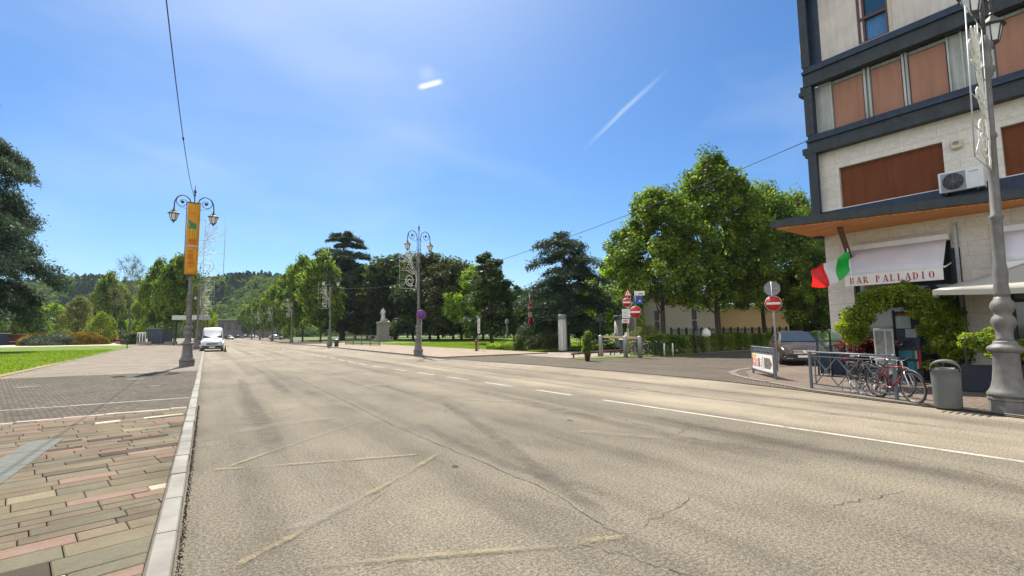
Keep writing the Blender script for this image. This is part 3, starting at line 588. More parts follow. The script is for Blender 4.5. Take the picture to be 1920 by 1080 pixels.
def cedar(name, H, Rad, seed, leaf=None, nb=46, base=.14, size=.22, dens=1.0, droop=.12, top=.25, fat=1.0, tiers=0):
    leaf = leaf or L_CEDAR; rng = np.random.default_rng(seed); rnd = random.Random(seed); root = empty(name); mb = MB(); rt_ = H*.022+.08
    mb.tube([(0, 0, -.1), (0, 0, .3), (.1, 0, H*.3), (-.1, .1, H*.65), (0, 0, H)], [rt_*1.5, rt_*1.1, rt_*.85, rt_*.5, .04], 10)
    VV = []; TT = []
    for i in range(nb):
        t = (i+rnd.uniform(-.5, .5))/nb; t = min(.99, max(0, t)); t = t if not tiers else min(.985, max(0, (round(t*tiers)+rnd.uniform(-.12, .12))/tiers)); z = H*(base+(1-base)*t); az = i*2.399+rnd.uniform(-.5, .5)
        L = Rad*((1-t)**.75*(1-top)+top*.8)*rnd.choice((.45, .65, .85, 1.0, 1.2))
        if t < .1: L *= .85
        p0 = Vector((0, 0, z)); dirv = Vector((math.cos(az), math.sin(az), 0)); rise = rnd.uniform(.02, .22)*L
        P = lambda s: p0+dirv*(L*s)+Vector((0, 0, rise*math.sin(s*2.2)-droop*L*s*s))
        mb.tube([P(s) for s in (0, .3, .6, .85, 1)], [rt_*.28*(1-t*.5), rt_*.2*(1-t*.5), .06, .035, .015], 5)
        side = Vector((-dirv.y, dirv.x, 0)); tone = rnd.random()
        ns = max(5, int(L*2.4))
        for j in range(ns):
            s = .22+.8*(j+rnd.random())/ns
            for sd in (-1, 1):
                w = L*.36*math.sin(min(1, s*.9)*math.pi*.9+.25)*rnd.uniform(.5, 1.1)+.25; a = P(min(s, 1.05)); b = a+side*(sd*w)+dirv*(w*.55)+Vector((0, 0, -.13*w+rnd.uniform(-.1, .1)))
                n = int((18+16*w)*dens); f = rng.random((n, 1)); A = np.array(a); B = np.array(b); c = A+(B-A)*f+rng.normal(0, 1, (n, 3))*np.array([.16, .16, .10*fat])*(1.2+.6*w)*.8 - np.array([0, 0, 1])*np.abs(rng.normal(0, .12*fat, (n, 1)))
                d = (B-A)/np.linalg.norm(B-A)+rng.normal(0, .5, (n, 3)); d[:, 2] -= .15; d /= np.linalg.norm(d, axis=1)[:, None]
                nn = rng.normal(0, .5, (n, 3)); nn[:, 2] += 1; q = np.cross(d, nn); q /= np.linalg.norm(q, axis=1)[:, None]
                sz = size*(.6+.8*rng.random((n, 1))); VV.append(np.stack([c-d*sz, c+q*sz*.25, c+d*sz, c-q*sz*.25], 1).reshape(-1, 3)); TT.append(np.clip(tone*.5+.2+rng.normal(0, .2, n), 0, 1))
    mb.build('trunk', M_BARKG, root); V = np.concatenate(VV); tri_mesh('crown', V, quads(V), np.concatenate(TT), leaf, root); return root
def bush(name, pts, rad, n_per, size, leaf, seed, flat=1.0, stem=None, parent=None, partname=None):
    """leafy mass round given points"""
    rng = np.random.default_rng(seed); C = np.array(pts); V, t = cards(C, n_per, rad, size, rng, flat, .4)
    if parent is None and stem is None:
        return tri_mesh(name, V, quads(V), t, leaf, None)
    root = parent or empty(name)
    if stem: stem.build('stem', M_BARK, root)
    tri_mesh(partname or 'foliage', V, quads(V), t, leaf, root); return root
col = lambda t: max(.25, 1-abs(t-.45)**2*2.2)
wide = lambda t: max(.15, max(0.0, 1-(t*1.02)**2.4)**.6*(.8+.4*min(1, t*3)))
egg = lambda t: max(.10, math.sin(math.pi*min(1, t*.78+.2))**.75)
rnd_ = lambda t: max(.3, (1-max(0.0, (t-.45)/.62)**2.6)**.5 if t > .45 else .78+.22*(t/.45))
PR = {
 'big1': lambda: decid('deciduous_tree', 12.4, 4.1, 21, L_MID, 250, 200, .12, .29, egg, crad=.12, limbs=10),
 'big2': lambda: decid('deciduous_tree', 16.3, 4.6, 22, L_MID, 330, 200, .125, .23, egg, crad=.11, limbs=12),
 'big3': lambda: decid('deciduous_tree', 13.0, 4.5, 27, L_MID, 220, 190, .13, .25, egg, crad=.12),
 'plane': lambda: decid('plane_tree', 14, 5, 23, L_MID, 200, 90, .25, .20, wide, crad=.13),
 'bright': lambda: decid('bright_tree', 12, 5, 24, L_BRIGHT, 150, 85, .26, .18, wide, crad=.14),
 'dark': lambda: decid('evergreen_tree', 14, 5, 25, L_DARK, 230, 110, .24, .12, rnd_, crad=.15),
 'rust': lambda: decid('russet_tree', 14, 5, 26, L_RUST, 200, 110, .22, .16, rnd_, crad=.15),
 'olive': lambda: decid('olive_green_tree', 10, 4.5, 28, L_OLIVE, 120, 90, .22, .15, wide, crad=.15),
 'yellow': lambda: decid('yellow_green_tree', 8, 4.5, 29, L_YEL, 110, 90, .22, .05, wide, crad=.16),
 'knobbly': lambda: decid('evergreen_tree', 15, 3.6, 30, L_DARK, 66, 230, .2, .12, lambda t: .95-.55*t, crad=.20),
 'bare': lambda: decid('bare_tree', 15, 5.2, 31, L_OLIVE, 90, 14, .14, .42, wide, bark=M_BARKG, crad=.14, sparse=9),
 'cedar': lambda: cedar('cedar_tree', 20, 9, 41, nb=76, size=.32, dens=1.2, fat=1.0, droop=.18, tiers=13),
 'cedarL': lambda: cedar('cedar_tree', 22, 13.0, 43, nb=96, base=.17, size=.22, dens=1.9, fat=1.0, droop=.22, top=.3, tiers=9),
 'cedar2': lambda: cedar('cedar_tree', 13, 5.6, 45, nb=68, size=.19, dens=1.35, droop=.32, top=.45, fat=1.2, tiers=11),
}
_pc = {}
PH = {'cedarL': (22, 13.0), 'big1': (12.4, 4.1), 'big2': (16.3, 4.6), 'big3': (13, 4.5), 'plane': (14, 5), 'bright': (12, 5), 'dark': (14, 5), 'rust': (14, 5), 'olive': (10, 4.5), 'yellow': (8, 4.5), 'knobbly': (15, 3.6), 'bare': (15, 5.2), 'cedar': (20, 9), 'cedar2': (13, 5.6)}
def tree(kind, px, depth, top, wpx, label, group=None, rz=None, cat='tree'):
    if kind not in _pc: _pc[kind] = PR[kind](); o = _pc[kind]
    else: o = copy_tree(_pc[kind])
    if 'group' in o: del o['group']
    p = dep(px, depth); H = zat(px, top, depth); c = math.cos(math.atan((px-960)/FPX)); Rr = wpx/FPX*depth/2*c
    h0, r0_ = PH[kind]; o.location = p; o.scale = (Rr/r0_, Rr/r0_, H/h0); o.rotation_euler = (0, 0, rz if rz is not None else random.uniform(0, 6.28))
    tag(o, label, cat, group); return o
G1 = 'large deciduous trees behind the hedge'
tree('big1', 1240, 37.5, 358, 215, 'broad green deciduous tree nearest the bicycle rack, thin fanned limbs showing', G1, 1.0)
tree('big2', 1343, 41, 296, 235, 'tallest deciduous tree, dark trunk in front of the pale and yellow walls', G1, 2.2)
tree('big3', 1430, 46, 350, 190, 'deciduous tree directly behind the white back of the octagonal sign', G1, .3)
tree('big3', 1497, 47, 362, 150, 'deciduous tree tucked beside the bar building corner', G1, 4.0)
tree('big3', 1575, 52, 420, 170, 'deciduous tree mostly hidden behind the bar building', G1, 5.0)
tree('bright', 1165, 52, 470, 130, 'small bright green tree left of the large deciduous trees')
tree('cedar2', 1060, 45, 438, 205, 'layered cedar with drooping tips behind the low brown bush', rz=.4, cat='cedar')
tree('cedar', 643, 120, 436, 182, 'tall tiered cedar rising above the roadside trees', rz=1.2, cat='cedar')
tree('cedarL', -110, 47, 165, 560, 'huge dark cedar spreading in from the left edge', rz=2.0, cat='cedar')
G2 = 'dark park trees behind the statue'
for a in [('dark', 702, 118, 508, 95, 'dark evergreen left of the white statue'), ('dark', 742, 116, 484, 115, 'dark evergreen straight behind the white statue'), ('rust', 690, 135, 522, 80, 'russet evergreen half hidden behind the tall tiered cedar'),
          ('dark', 806, 98, 480, 98, 'dense dark tree right of the scrolled lamp on the right kerb'), ('rust', 850, 90, 494, 90, 'russet brown tree between the dark tree and the light green one'), ('bright', 888, 86, 502, 75, 'light green tree glowing behind the lawn centre'),
          ('knobbly', 922, 62, 476, 92, 'tall irregular dark evergreen with knobbly top in mid lawn'), ('knobbly', 962, 68, 538, 55, 'shorter dark evergreen just right of the tall irregular one'), ('dark', 1000, 80, 545, 70, 'low dark tree behind the narrow red and white sign stack'),
          ('dark', 822, 104, 492, 95, 'dark tree filling the gap behind the russet brown tree'), ('dark', 905, 96, 515, 80, 'dark tree low behind the knobbly evergreen'), ('dark', 668, 128, 500, 80, 'dark tree right behind the tall tiered cedar'), ('plane', 775, 120, 500, 80, 'green tree filling the gap behind the scrolled lamp'), ('dark', 865, 110, 520, 90, 'dark tree deep behind the light green tree')]:
    tree(a[0], a[1], a[2], a[3], a[4]*1.28, a[5], group=G2)
tree('big3', 1535, 40, 470, 150, 'low limbed tree directly behind the parked bronze car', G1, 1.7)
tree('dark', 1500, 62, 560, 130, 'dark tree deep behind the parked bronze car')
G3 = 'plane trees lining the right side of the road'
rows = [(603, 92, 478, 84), (570, 104, 486, 78), (548, 122, 503, 62), (528, 142, 522, 50), (512, 165, 540, 46), (496, 190, 553, 42), (480, 222, 564, 38), (466, 262, 575, 34), (455, 310, 588, 28)]
nth = ['nearest', 'second nearest', 'third', 'fourth', 'fifth', 'sixth', 'seventh', 'eighth', 'farthest']
for (px, d, tp, w), n in zip(rows, nth): tree('plane', px, d, tp, w, 'plane tree, %s in the row receding along the right of the road' % n, group=G3)
G4 = 'trees beyond the left lawn'
for a in [('olive', 12, 105, 572, 90, 'olive tree at the far left under the cedar'), ('bright', 62, 110, 562, 80, 'bright green tree behind the grey lamp pole'), ('bright', 108, 118, 572, 72, 'bright green tree left of the twin globe lamp'),
          ('olive', 152, 112, 560, 70, 'yellowish olive tree behind the twin globe lamp'), ('yellow', 195, 108, 588, 62, 'low yellow green tree over the flower bed'), ('plane', 205, 135, 515, 62, 'green tree standing left of the bare tree'),
          ('bare', 247, 112, 482, 85, 'bare grey tree with thin leafless top branches'), ('plane', 232, 150, 545, 60, 'low green tree behind the bare tree'), ('plane', 296, 100, 490, 62, 'green tree right of the bare tree'), ('plane', 334, 94, 484, 86, 'tall green tree behind the banner lamp'),
          ('dark', 175, 150, 575, 60, 'dark tree behind the yellow green one'), ('bright', 385, 128, 560, 40, 'thin pale green tree behind the white van'), ('olive', 368, 88, 538, 42, 'pale wispy tree left of the white van'), ('plane', -40, 95, 560, 110, 'green tree outside the left edge behind the cedar'), ('bright', 270, 120, 560, 50, 'bright low tree behind the blue grey cabin')]:
    tree(*a, group=G4)
G5 = 'trees closing the far end of the park'
far = [(640, 150, 560, 70), (700, 165, 556, 80), (765, 160, 552, 80), (830, 150, 550, 80), (890, 145, 552, 75), (950, 130, 556, 80), (1010, 120, 556, 80), (1080, 110, 548, 90), (1140, 100, 545, 90), (1200, 95, 540, 90)]
fl = ['far tree behind the tiered cedar', 'far tree left of the statue plinth', 'far tree right of the statue', 'far tree behind the round blue sign', 'far tree behind the lawn centre', 'far tree seen past the knobbly evergreen', 'far tree behind the narrow sign stack', 'far tree behind the layered cedar', 'far tree behind the striped columns', 'far tree behind the red sign cluster']
for i, ((px, d, tp, w), l) in enumerate(zip(far, fl)): tree('dark' if i % 3 else 'plane', px, d, tp, w, l, group=G5)
tree('yellow', 735, 122, 600, 34, 'sunlit yellow green shrub behind the statue plinth'); tree('yellow', 708, 128, 602, 34, 'sunlit yellow green shrub left of the statue plinth'); tree('yellow', 880, 125, 612, 44, 'sunlit shrub under the trees behind the lawn')
tree('yellow', 542, 150, 606, 26, 'sunlit small tree under the plane trees')
# ---- wooded hill
def ridge(px):
    xs = [-900, -300, 60, 140, 180, 200, 240, 270, 320, 385, 415, 432, 460, 485, 525, 560, 640, 800, 1000, 1300, 2400]; ys = [560, 540, 522, 512, 514, 519, 522, 522, 514, 514, 512, 511, 509, 507, 513, 524, 545, 575, 598, 606, 606]
    return np.interp(px, xs, ys)
Dr = 520.0
def hill_z(px, d):
    H = (horizon(px)-ridge(px)-17)/FPX*Dr + HC; t = min(1, max(0, (d-285)/(Dr-285))); return H*(t*t*(3-2*t)) - max(0, d-Dr)*.06 - .3
mb = MB(); PXs = list(range(-800, 2300, 60)); DS = [270, 310, 350, 400, 450, 500, 540, 600, 700]
for d in DS:
    for px in PXs: p = dep(px, d); mb.v.append((p.x, p.y, hill_z(px, d)-1))
n = len(PXs); mb.add([], [])
fs = [(i*n+j, i*n+j+1, (i+1)*n+j+1, (i+1)*n+j) for i in range(len(DS)-1) for j in range(n-1)]
mb.f = fs; mb.m = [0]*len(fs); mb.sm = [True]*len(fs); struct('hill', mb, mat('hill_soil', (.03, .05, .015), .95, var=.3, scale=.05))
rng = np.random.default_rng(77); VV = []; TT = []; SV = []; ST = []
for i in range(5200):
    d = 290+rng.random()**.8*(Dr-280); px = rng.uniform(-250, 900) if i < 4500 else rng.uniform(900, 1500); p = dep(px, d); z = hill_z(px, d)
    con = (math.sin(px*.021+d*.011)+math.sin(px*.047-d*.031+1.3)+rng.normal(0, .5)) > 1.35 or (d > 495 and px > 415) or (d > 470 and rng.random() < .15)
    rr_ = rng.uniform(2.6, 4.8); hh = rng.uniform(4, 7) if not con else rng.uniform(6, 10); k = 46
    u = rng.normal(size=(k, 3)); u /= np.linalg.norm(u, axis=1)[:, None]; u[:, 2] = np.abs(u[:, 2])
    sh = np.array([rr_*(.62 if con else 1), rr_*(.62 if con else 1), hh]); c = np.array([p.x, p.y, z])+u*sh*(1 if not con else np.stack([1-u[:, 2]*.6]*2+[np.ones(k)], 1))
    nr = u+rng.normal(0, .22, (k, 3)); nr /= np.linalg.norm(nr, axis=1)[:, None]; a = np.cross(nr, rng.normal(size=(k, 3))); a /= np.linalg.norm(a, axis=1)[:, None]; b = np.cross(nr, a)
    s = rng.uniform(.8, 1.6, (k, 1)); q = np.stack([c-a*s, c+b*s*.7, c+a*s, c-b*s*.7], 1).reshape(-1, 3); t = np.clip((.06 if con else .3+.6*rng.random())+rng.normal(0, .05, k), 0, 1); VV.append(q); TT.append(t)
V = np.concatenate(VV)
L_HILL = leafmat('leaf_hill', (.018, .045, .045), (.085, .14, .030), (.19, .25, .05), .25, None, .0)
tag(tri_mesh('hill_forest', V, quads(V), np.concatenate(TT), L_HILL, None), 'wooded hillside of mixed green trees behind the road end', kind='stuff')
# ---- hedges, beds and low shrubs
def hedge_mesh(a, b, w, h, n, size, leaf, seed, top=.06, z0=.05):
    rng = np.random.default_rng(seed); a = np.array(a, float); b = np.array(b, float); L = np.linalg.norm(b-a); d = (b-a)/L; s_ = np.array([-d[1], d[0]])
    u = rng.random(n)*L; v_ = rng.uniform(-.5, .5, n)*w; z = rng.random(n); f = rng.integers(0, 3, n); hh = h*(1+top*np.sin(u*1.9)+top*np.sin(u*.7+1))
    v_ = np.where(f == 0, np.sign(v_)*w/2+rng.normal(0, .05, n), v_); zz_ = np.where(f == 1, hh+rng.normal(0, .05, n), z*hh)
    P = np.stack([a[0]+d[0]*u+s_[0]*v_, a[1]+d[1]*u+s_[1]*v_, z0+zz_], 1)
    V, t = cards(P, 1, .03, size, rng, 1, .3, tone_c=np.clip(.5+.35*np.sin(u*2.3)+.3*np.sin(u*5.1+v_*4), 0, 1)); return V, t
V, t = hedge_mesh((25.0, 22.2), (52, 24.4), 1.2, 1.15, 60000, .05, L_MID, 5)
hr = empty('clipped_hedge', (0, 0, 0), 0, 'long clipped green hedge along the side street', 'hedge'); tri_mesh('foliage', V, quads(V), t, L_MID, hr)

V, t = hedge_mesh((22.4, 34.6), (25.3, 33.8), 1.3, .5, 9000, .06, L_BRIGHT, 6, .15)
V2, t2_ = hedge_mesh((22.4, 34.5), (22.2, 39), .9, .45, 7000, .06, L_BRIGHT, 8, .2)
tag(tri_mesh('low_shrub_border', np.concatenate([V, V2]), quads(np.concatenate([V, V2])), np.concatenate([t, t2_]), L_BRIGHT, None), 'low ragged green shrub border at the lawn corner', 'shrub')
rb_ = random.Random(9)
def blob(c, rx, ry, rz, n): 
    o = []
    for _ in range(n):
        while True:
            x, y, z = rb_.uniform(-1, 1), rb_.uniform(-1, 1), rb_.uniform(0, 1)
            if .35 < x*x+y*y+z*z < 1: break
        o.append((c[0]+x*rx, c[1]+y*ry, c[2]+z*rz))
    return o
pb = at(1040, 659)
tag(bush('brown_bush', blob((pb.x-.2, pb.y+.8, .0), 2.1, 1.2, 1.55, 150), .36, 110, .05, L_RUST, 12), 'rounded brown green bush at the corner of the lawn', 'bush')
tag(bush('dark_bush', blob((pb.x-1.6, pb.y+2.0, .1), 1.2, .8, 1.9, 70), .3, 90, .05, L_DARK, 13), 'darker upright bush behind the rounded brown one', 'bush')
# flower bed on the left lawn: three clipped shrub mounds
bc = dep(125, 96)
def mound(cx, cy, rx, ry, rz, leaf, seed, label, n=16000, size=.13):
    rng = np.random.default_rng(seed); u = rng.normal(size=(n, 3)); u /= np.linalg.norm(u, axis=1)[:, None]; u[:, 2] = np.abs(u[:, 2])
    az = np.arctan2(u[:, 1], u[:, 0]); wob = 1+.06*np.sin(az*5+seed)+.05*np.sin(az*9+2*seed)+.05*np.sin(u[:, 2]*7+az*3); P = np.array([cx, cy, .05])+u*np.array([rx, ry, rz])*wob[:, None]
    V, t = cards(P, 1, .08, size, rng, 1, .3, tone_c=np.clip(.5+.25*np.sin(az*7)+.2*rng.normal(size=n), 0, 1)); tag(tri_mesh('shrub_mound', V, quads(V), t, leaf, None), label, 'shrub')
G6 = 'shrub mounds in the round bed'
rdv = Vector((rt.x, rt.y, 0)).normalized(); fdv = Vector((bc.x, bc.y, 0)).normalized()
for (a, b, rx, ry, rz, lf, sd, lb) in [(-4.0, 1.0, 3.8, 2.8, 2.3, L_GOLD, 1, 'golden brown shrub mound on the left of the round bed'), (.5, 2.4, 3.8, 3.0, 2.9, L_OLIVE, 2, 'olive shrub mound at the back of the round bed'), (4.2, 0.6, 3.8, 2.8, 2.4, L_GOLD, 3, 'golden shrub mound on the right of the round bed'), (-.8, -2.0, 5.2, 2.8, 2.0, L_GREY, 4, 'grey green shrub mound at the front of the round bed')]:
    c = bc+rdv*a+fdv*b; mound(c.x, c.y, max(rx, ry), max(rx, ry)*.85, rz, lf, sd, lb)
for i, c in enumerate([dep(205, 118), dep(190, 120)]):
    tag(bush('red_shrub', blob((c.x, c.y, 0), 3.2, 2.5, 3.2 if i == 0 else 2.4, 40), .8, 60, .2, L_RED, 60+i), ['dark red shrub left of the white square sign', 'lower dark red shrub beside the taller red one'][i], 'shrub', 'red shrubs beyond the left lawn')
# ================================================================ STREET THINGS
def pt(px, py, depth): return Vector((0, 0, HC)) + (fw + rt*((px-960)/FPX) + up*((540-py)/FPX))*depth
M_IRON = mat('lamp_iron', (.055, .055, .052), .55, .2, var=.25, scale=9, bmp=.002); M_POLE = mat('lamp_pole_paint', (.135, .13, .118), .6, .1, var=.25, scale=5, bmp=.004)
M_FROST = mat('frosted_glass', (.62, .62, .58), .25, var=.08); M_STEEL = mat('galvanised_steel', (.33, .34, .34), .45, .6, var=.15, scale=12); M_DKST = mat('dark_steel', (.045, .05, .055), .5, .4, var=.2)
M_ROPE = mat('light_rope', (.62, .61, .54), .5, var=.2, scale=30); M_WIRE = mat('frame_wire', (.42, .43, .43), .5, .4)
def make_lamp():
    root = empty('street_lamp'); b = MB(); b.lathe([(.35, -.02), (.35, .2), (.37, .22), (.37, .26), (.33, .28)], 8, smooth=False)
    b.lathe([(.33, .27), (.365, .30), (.37, .34), (.33, .39), (.29, .46), (.255, .60), (.235, .8), (.225, 1.10), (.245, 1.14)], 32)
    b.lathe([(.245, 1.14), (.31, 1.17), (.325, 1.21), (.31, 1.25), (.25, 1.28), (.21, 1.31), (.215, 1.34), (.18, 1.37)], 40, flute=.05)
    b.lathe([(.18, 1.37), (.15, 1.42), (.15, 1.55), (.165, 1.60), (.20, 1.66), (.225, 1.74), (.20, 1.82), (.16, 1.87), (.15, 1.91), (.19, 1.96), (.225, 2.04), (.20, 2.13), (.15, 2.19), (.14, 2.24)], 28, flute=.06)
    b.build('base', M_POLE, root)
    p = MB(); p.lathe([(.14, 2.24), (.15, 2.32), (.125, 2.5), (.14, 2.7), (.11, 2.95), (.105, 3.8), (.13, 3.84), (.13, 3.88), (.10, 3.92), (.09, 5.5), (.115, 5.53), (.115, 5.60), (.088, 5.64), (.08, 6.7), (.085, 6.8), (.16, 6.95), (.17, 7.02), (.11, 7.08), (.13, 7.2), (.10, 7.34), (.15, 7.5), (.16, 7.56), (.09, 7.62), (.06, 7.75)], 20, flute=.04)
    p.build('pole', M_POLE, root)
    a = MB()
    for x in (-.14, .14): a.tube([(x, 0, 7.5), (x, 0, 8.7)], .022, 8)
    a.tube([(0, 0, 7.6), (0, 0, 9.45)], [.035, .028], 8)
    for z in (7.95, 8.7): a.bar((-.2, 0, z), (.2, 0, z), .03)
    a.build('mast', M_IRON, root)
    f = MB(); f.lathe([(.028, 9.4), (.07, 9.45), (.03, 9.5), (.045, 9.56), (.085, 9.62), (.045, 9.7), (.02, 9.76), (.012, 10.0)], 10); f.build('finial', M_IRON, root)
    for s in (-1, 1):
        m = MB(); m.tube([(s*.14, 0, 8.65), (s*.15, 0, 8.95), (s*.24, 0, 9.2), (s*.42, 0, 9.36), (s*.62, 0, 9.36), (s*.80, 0, 9.22), (s*.90, 0, 9.0), (s*.92, 0, 8.75), (s*.92, 0, 8.56)], .03, 8)
        sp = []
        for i in range(26):
            t = i/25; an = math.radians(-30 + 400*t) if True else 0; r = .31*(1-t)+.09*t; sp.append((s*(.55+r*math.cos(an-0.2)), 0, 8.99 - r*math.sin(an-.2)*1.0))
        m.tube(sp, [.022*(1-.4*i/25) for i in range(26)], 6); m.tube([(s*.16, 0, 8.6), (s*.4, 0, 8.64), (s*.7, 0, 8.73)], .012, 5)
        m.sphere((s*.55, 0, 8.99), .09, .04, .09, 10, 6); m.build('arm', M_IRON, root)
        L = MB(); L.k = 0; c = (s*.92, 0, 0)
        L.lathe([(.03, 8.62), (.05, 8.58), (.03, 8.54), (.08, 8.5), (.19, 8.38), (.29, 8.31), (.28, 8.28), (.22, 8.27)], 6, c, smooth=False); L.lathe([(.13, 7.93), (.12, 7.90), (.05, 7.86), (.03, 7.80), (.01, 7.76)], 6, c, smooth=False)
        for j in range(6):
            an = math.pi*2*j/6; L.tube([(c[0]+.215*math.cos(an), .215*math.sin(an), 8.28), (c[0]+.125*math.cos(an), .125*math.sin(an), 7.92)], .014, 5)
        lo = L.build('lantern', M_IRON, root); g = MB(); g.lathe([(.12, 7.925), (.205, 8.275)], 6, c, smooth=False); g.build('glass', M_FROST, lo)
    return root
LAMP = make_lamp()
GL, GR_ = 'street lamps along the left kerb', 'street lamps along the right kerb'
lampsL = [(-.85, -2.5), (-.85, 30.6), (-.98, 65.5), (-1.05, 98), (-1.1, 131), (-1.2, 164)]; lampsR = [(13.24, 2.88), (12.98, 33.3), (13.12, 64), (13.3, 98), (13.4, 131), (13.5, 164), (13.6, 197)]
ll = ['street lamp beside the photographer on the left pavement', 'double lantern lamp with the orange banner on its pole', 'street lamp directly behind the banner lamp, beside the van', 'third lamp of the left row, lined up behind the van lamp', 'fourth lamp of the left row, far down the kerb', 'farthest lamp of the left row']
lr = ['big grey cast street lamp at the right edge beside the litter bin', 'double lantern lamp with the round blue sign beside it', 'lamp before the tiered cedar with a small dark bin at its foot', 'third lamp away on the right kerb, in front of the plane trees', 'fourth lamp away on the right kerb', 'fifth lamp away on the right kerb', 'farthest lamp on the right kerb']
lampobs = {}
for i, ((x, y), l) in enumerate(zip(lampsL, ll)): o = place(LAMP, i == 0, (x, y, .09), 0.0, l, (.97,)*3); o['category'] = 'street lamp'; o['group'] = GL; lampobs['L', i] = o
for i, ((x, y), l) in enumerate(zip(lampsR, lr)):
    o = place(LAMP, False, (x, y, .03 if i == 0 else .1), 0.04, l, (.86, .86, 1.0) if i == 0 else (.97, .97, .97)); o['category'] = 'street lamp'; o['group'] = GR_; lampobs['R', i] = o
lampobs['R', 0].rotation_euler = (R(1.0), R(2.4), .04)
# ---- rope-light decorations
def make_deco():
    root = empty('light_decoration'); fr = MB(); W_, Z0_, Z1_ = 1.42, 4.8, 7.85
    for a, b in (((0, Z0_), (W_, Z0_)), ((W_, Z0_), (W_, Z1_)), ((0, Z1_), (W_, Z1_)), ((.1, Z0_), (.1, Z1_)), ((.48, Z0_), (.48, Z1_))) + tuple((((0, z), (W_, z))) for z in (5.45, 6.08, 6.72)): fr.tube([(-a[0]-.05, 0, a[1]), (-b[0]-.05, 0, b[1])], .011 if a[0] != W_ else .014, 5)
    fr.tube([(-W_-.05, 0, Z0_), (-.85, 0, 5.4)], .01, 5)
    fr.build('frame', M_WIRE, root)
    rp_ = MB()
    def curve(pts, r=.016):
        P = [Vector((-.05+p[0], 0, p[1])) for p in pts]; Q = []
        for i in range(len(P)-1):
            p0, p1, p2, p3 = P[max(i-1, 0)], P[i], P[i+1], P[min(i+2, len(P)-1)]
            for k in range(6): t = k/6; Q.append(.5*((2*p1)+(-p0+p2)*t+(2*p0-5*p1+4*p2-p3)*t*t+(-p0+3*p1-3*p2+p3)*t**3))
        Q.append(P[-1]); Q = [q+Vector((0, random.uniform(-.008, .008), 0)) for q in Q]; rp_.tube(Q, r, 6)
    sp = []
    for i in range(30): t = i/29; an = math.pi*(.1+3.6*t); r = .10+.36*t; sp.append((-.62+r*.85*math.cos(an), 5.30+r*math.sin(an)+.12*t))
    curve(sp, .018)
    curve([(-.25, 4.85), (-.14, 5.3), (-.20, 5.8), (-.42, 6.25), (-.55, 6.7), (-.58, 7.2)]); curve([(-.12, 4.85), (-.08, 5.4), (-.16, 6.0), (-.40, 6.5), (-.52, 7.0)])
    curve([(-.30, 5.9), (-.6, 6.15), (-.85, 6.35), (-.92, 6.15), (-.6, 5.95), (-.30, 5.85)]); curve([(-.38, 6.2), (-.65, 6.45), (-.8, 6.75), (-.6, 6.6), (-.42, 6.35)])
    curve([(-.55, 6.7), (-.75, 7.0), (-1.1, 7.25), (-1.3, 7.1), (-1.0, 6.95), (-.7, 6.8)]); curve([(-.56, 6.8), (-.8, 7.15), (-1.05, 7.55), (-.85, 7.4), (-.62, 7.05)]); curve([(-.57, 6.9), (-.62, 7.3), (-.7, 7.7), (-.5, 7.4), (-.54, 7.0)]); curve([(-.6, 6.75), (-.85, 6.85), (-1.2, 6.8), (-.9, 6.72)])
    rp_.build('rope_light', M_ROPE, root); return root
DECO = make_deco(); first = True
for k, lb in [(('R', 0), 'rope light scroll seen edge-on against the big right edge lamp'), (('R', 1), 'white rope light scroll in a wire frame on the lamp with the round blue sign'), (('R', 2), 'rope light scroll on the lamp before the tiered cedar'), (('R', 3), 'rope light scroll on the third right lamp'), (('R', 4), 'rope light scroll on the fourth right lamp'), (('R', 5), 'rope light scroll on the fifth right lamp'),
              (('L', 1), 'rope light frame behind the orange banner'), (('L', 2), 'rope light frame on the lamp beside the van'), (('L', 3), 'rope light frame on the third left lamp'), (('L', 4), 'rope light frame on the fourth left lamp')]:
    o = lampobs[k]; d = place(DECO, first, o.location, 0.0 if k[0] == 'R' else math.pi, lb, (1, 1, 1)); first = False
    d.rotation_euler = (o.rotation_euler.x, o.rotation_euler.y, .04 if k[0] == 'R' else math.pi); d['category'] = 'light decoration'; d['group'] = 'rope light decorations on the street lamps'
    if k == ('R', 0): d.scale = (.9, .9, 1.0)
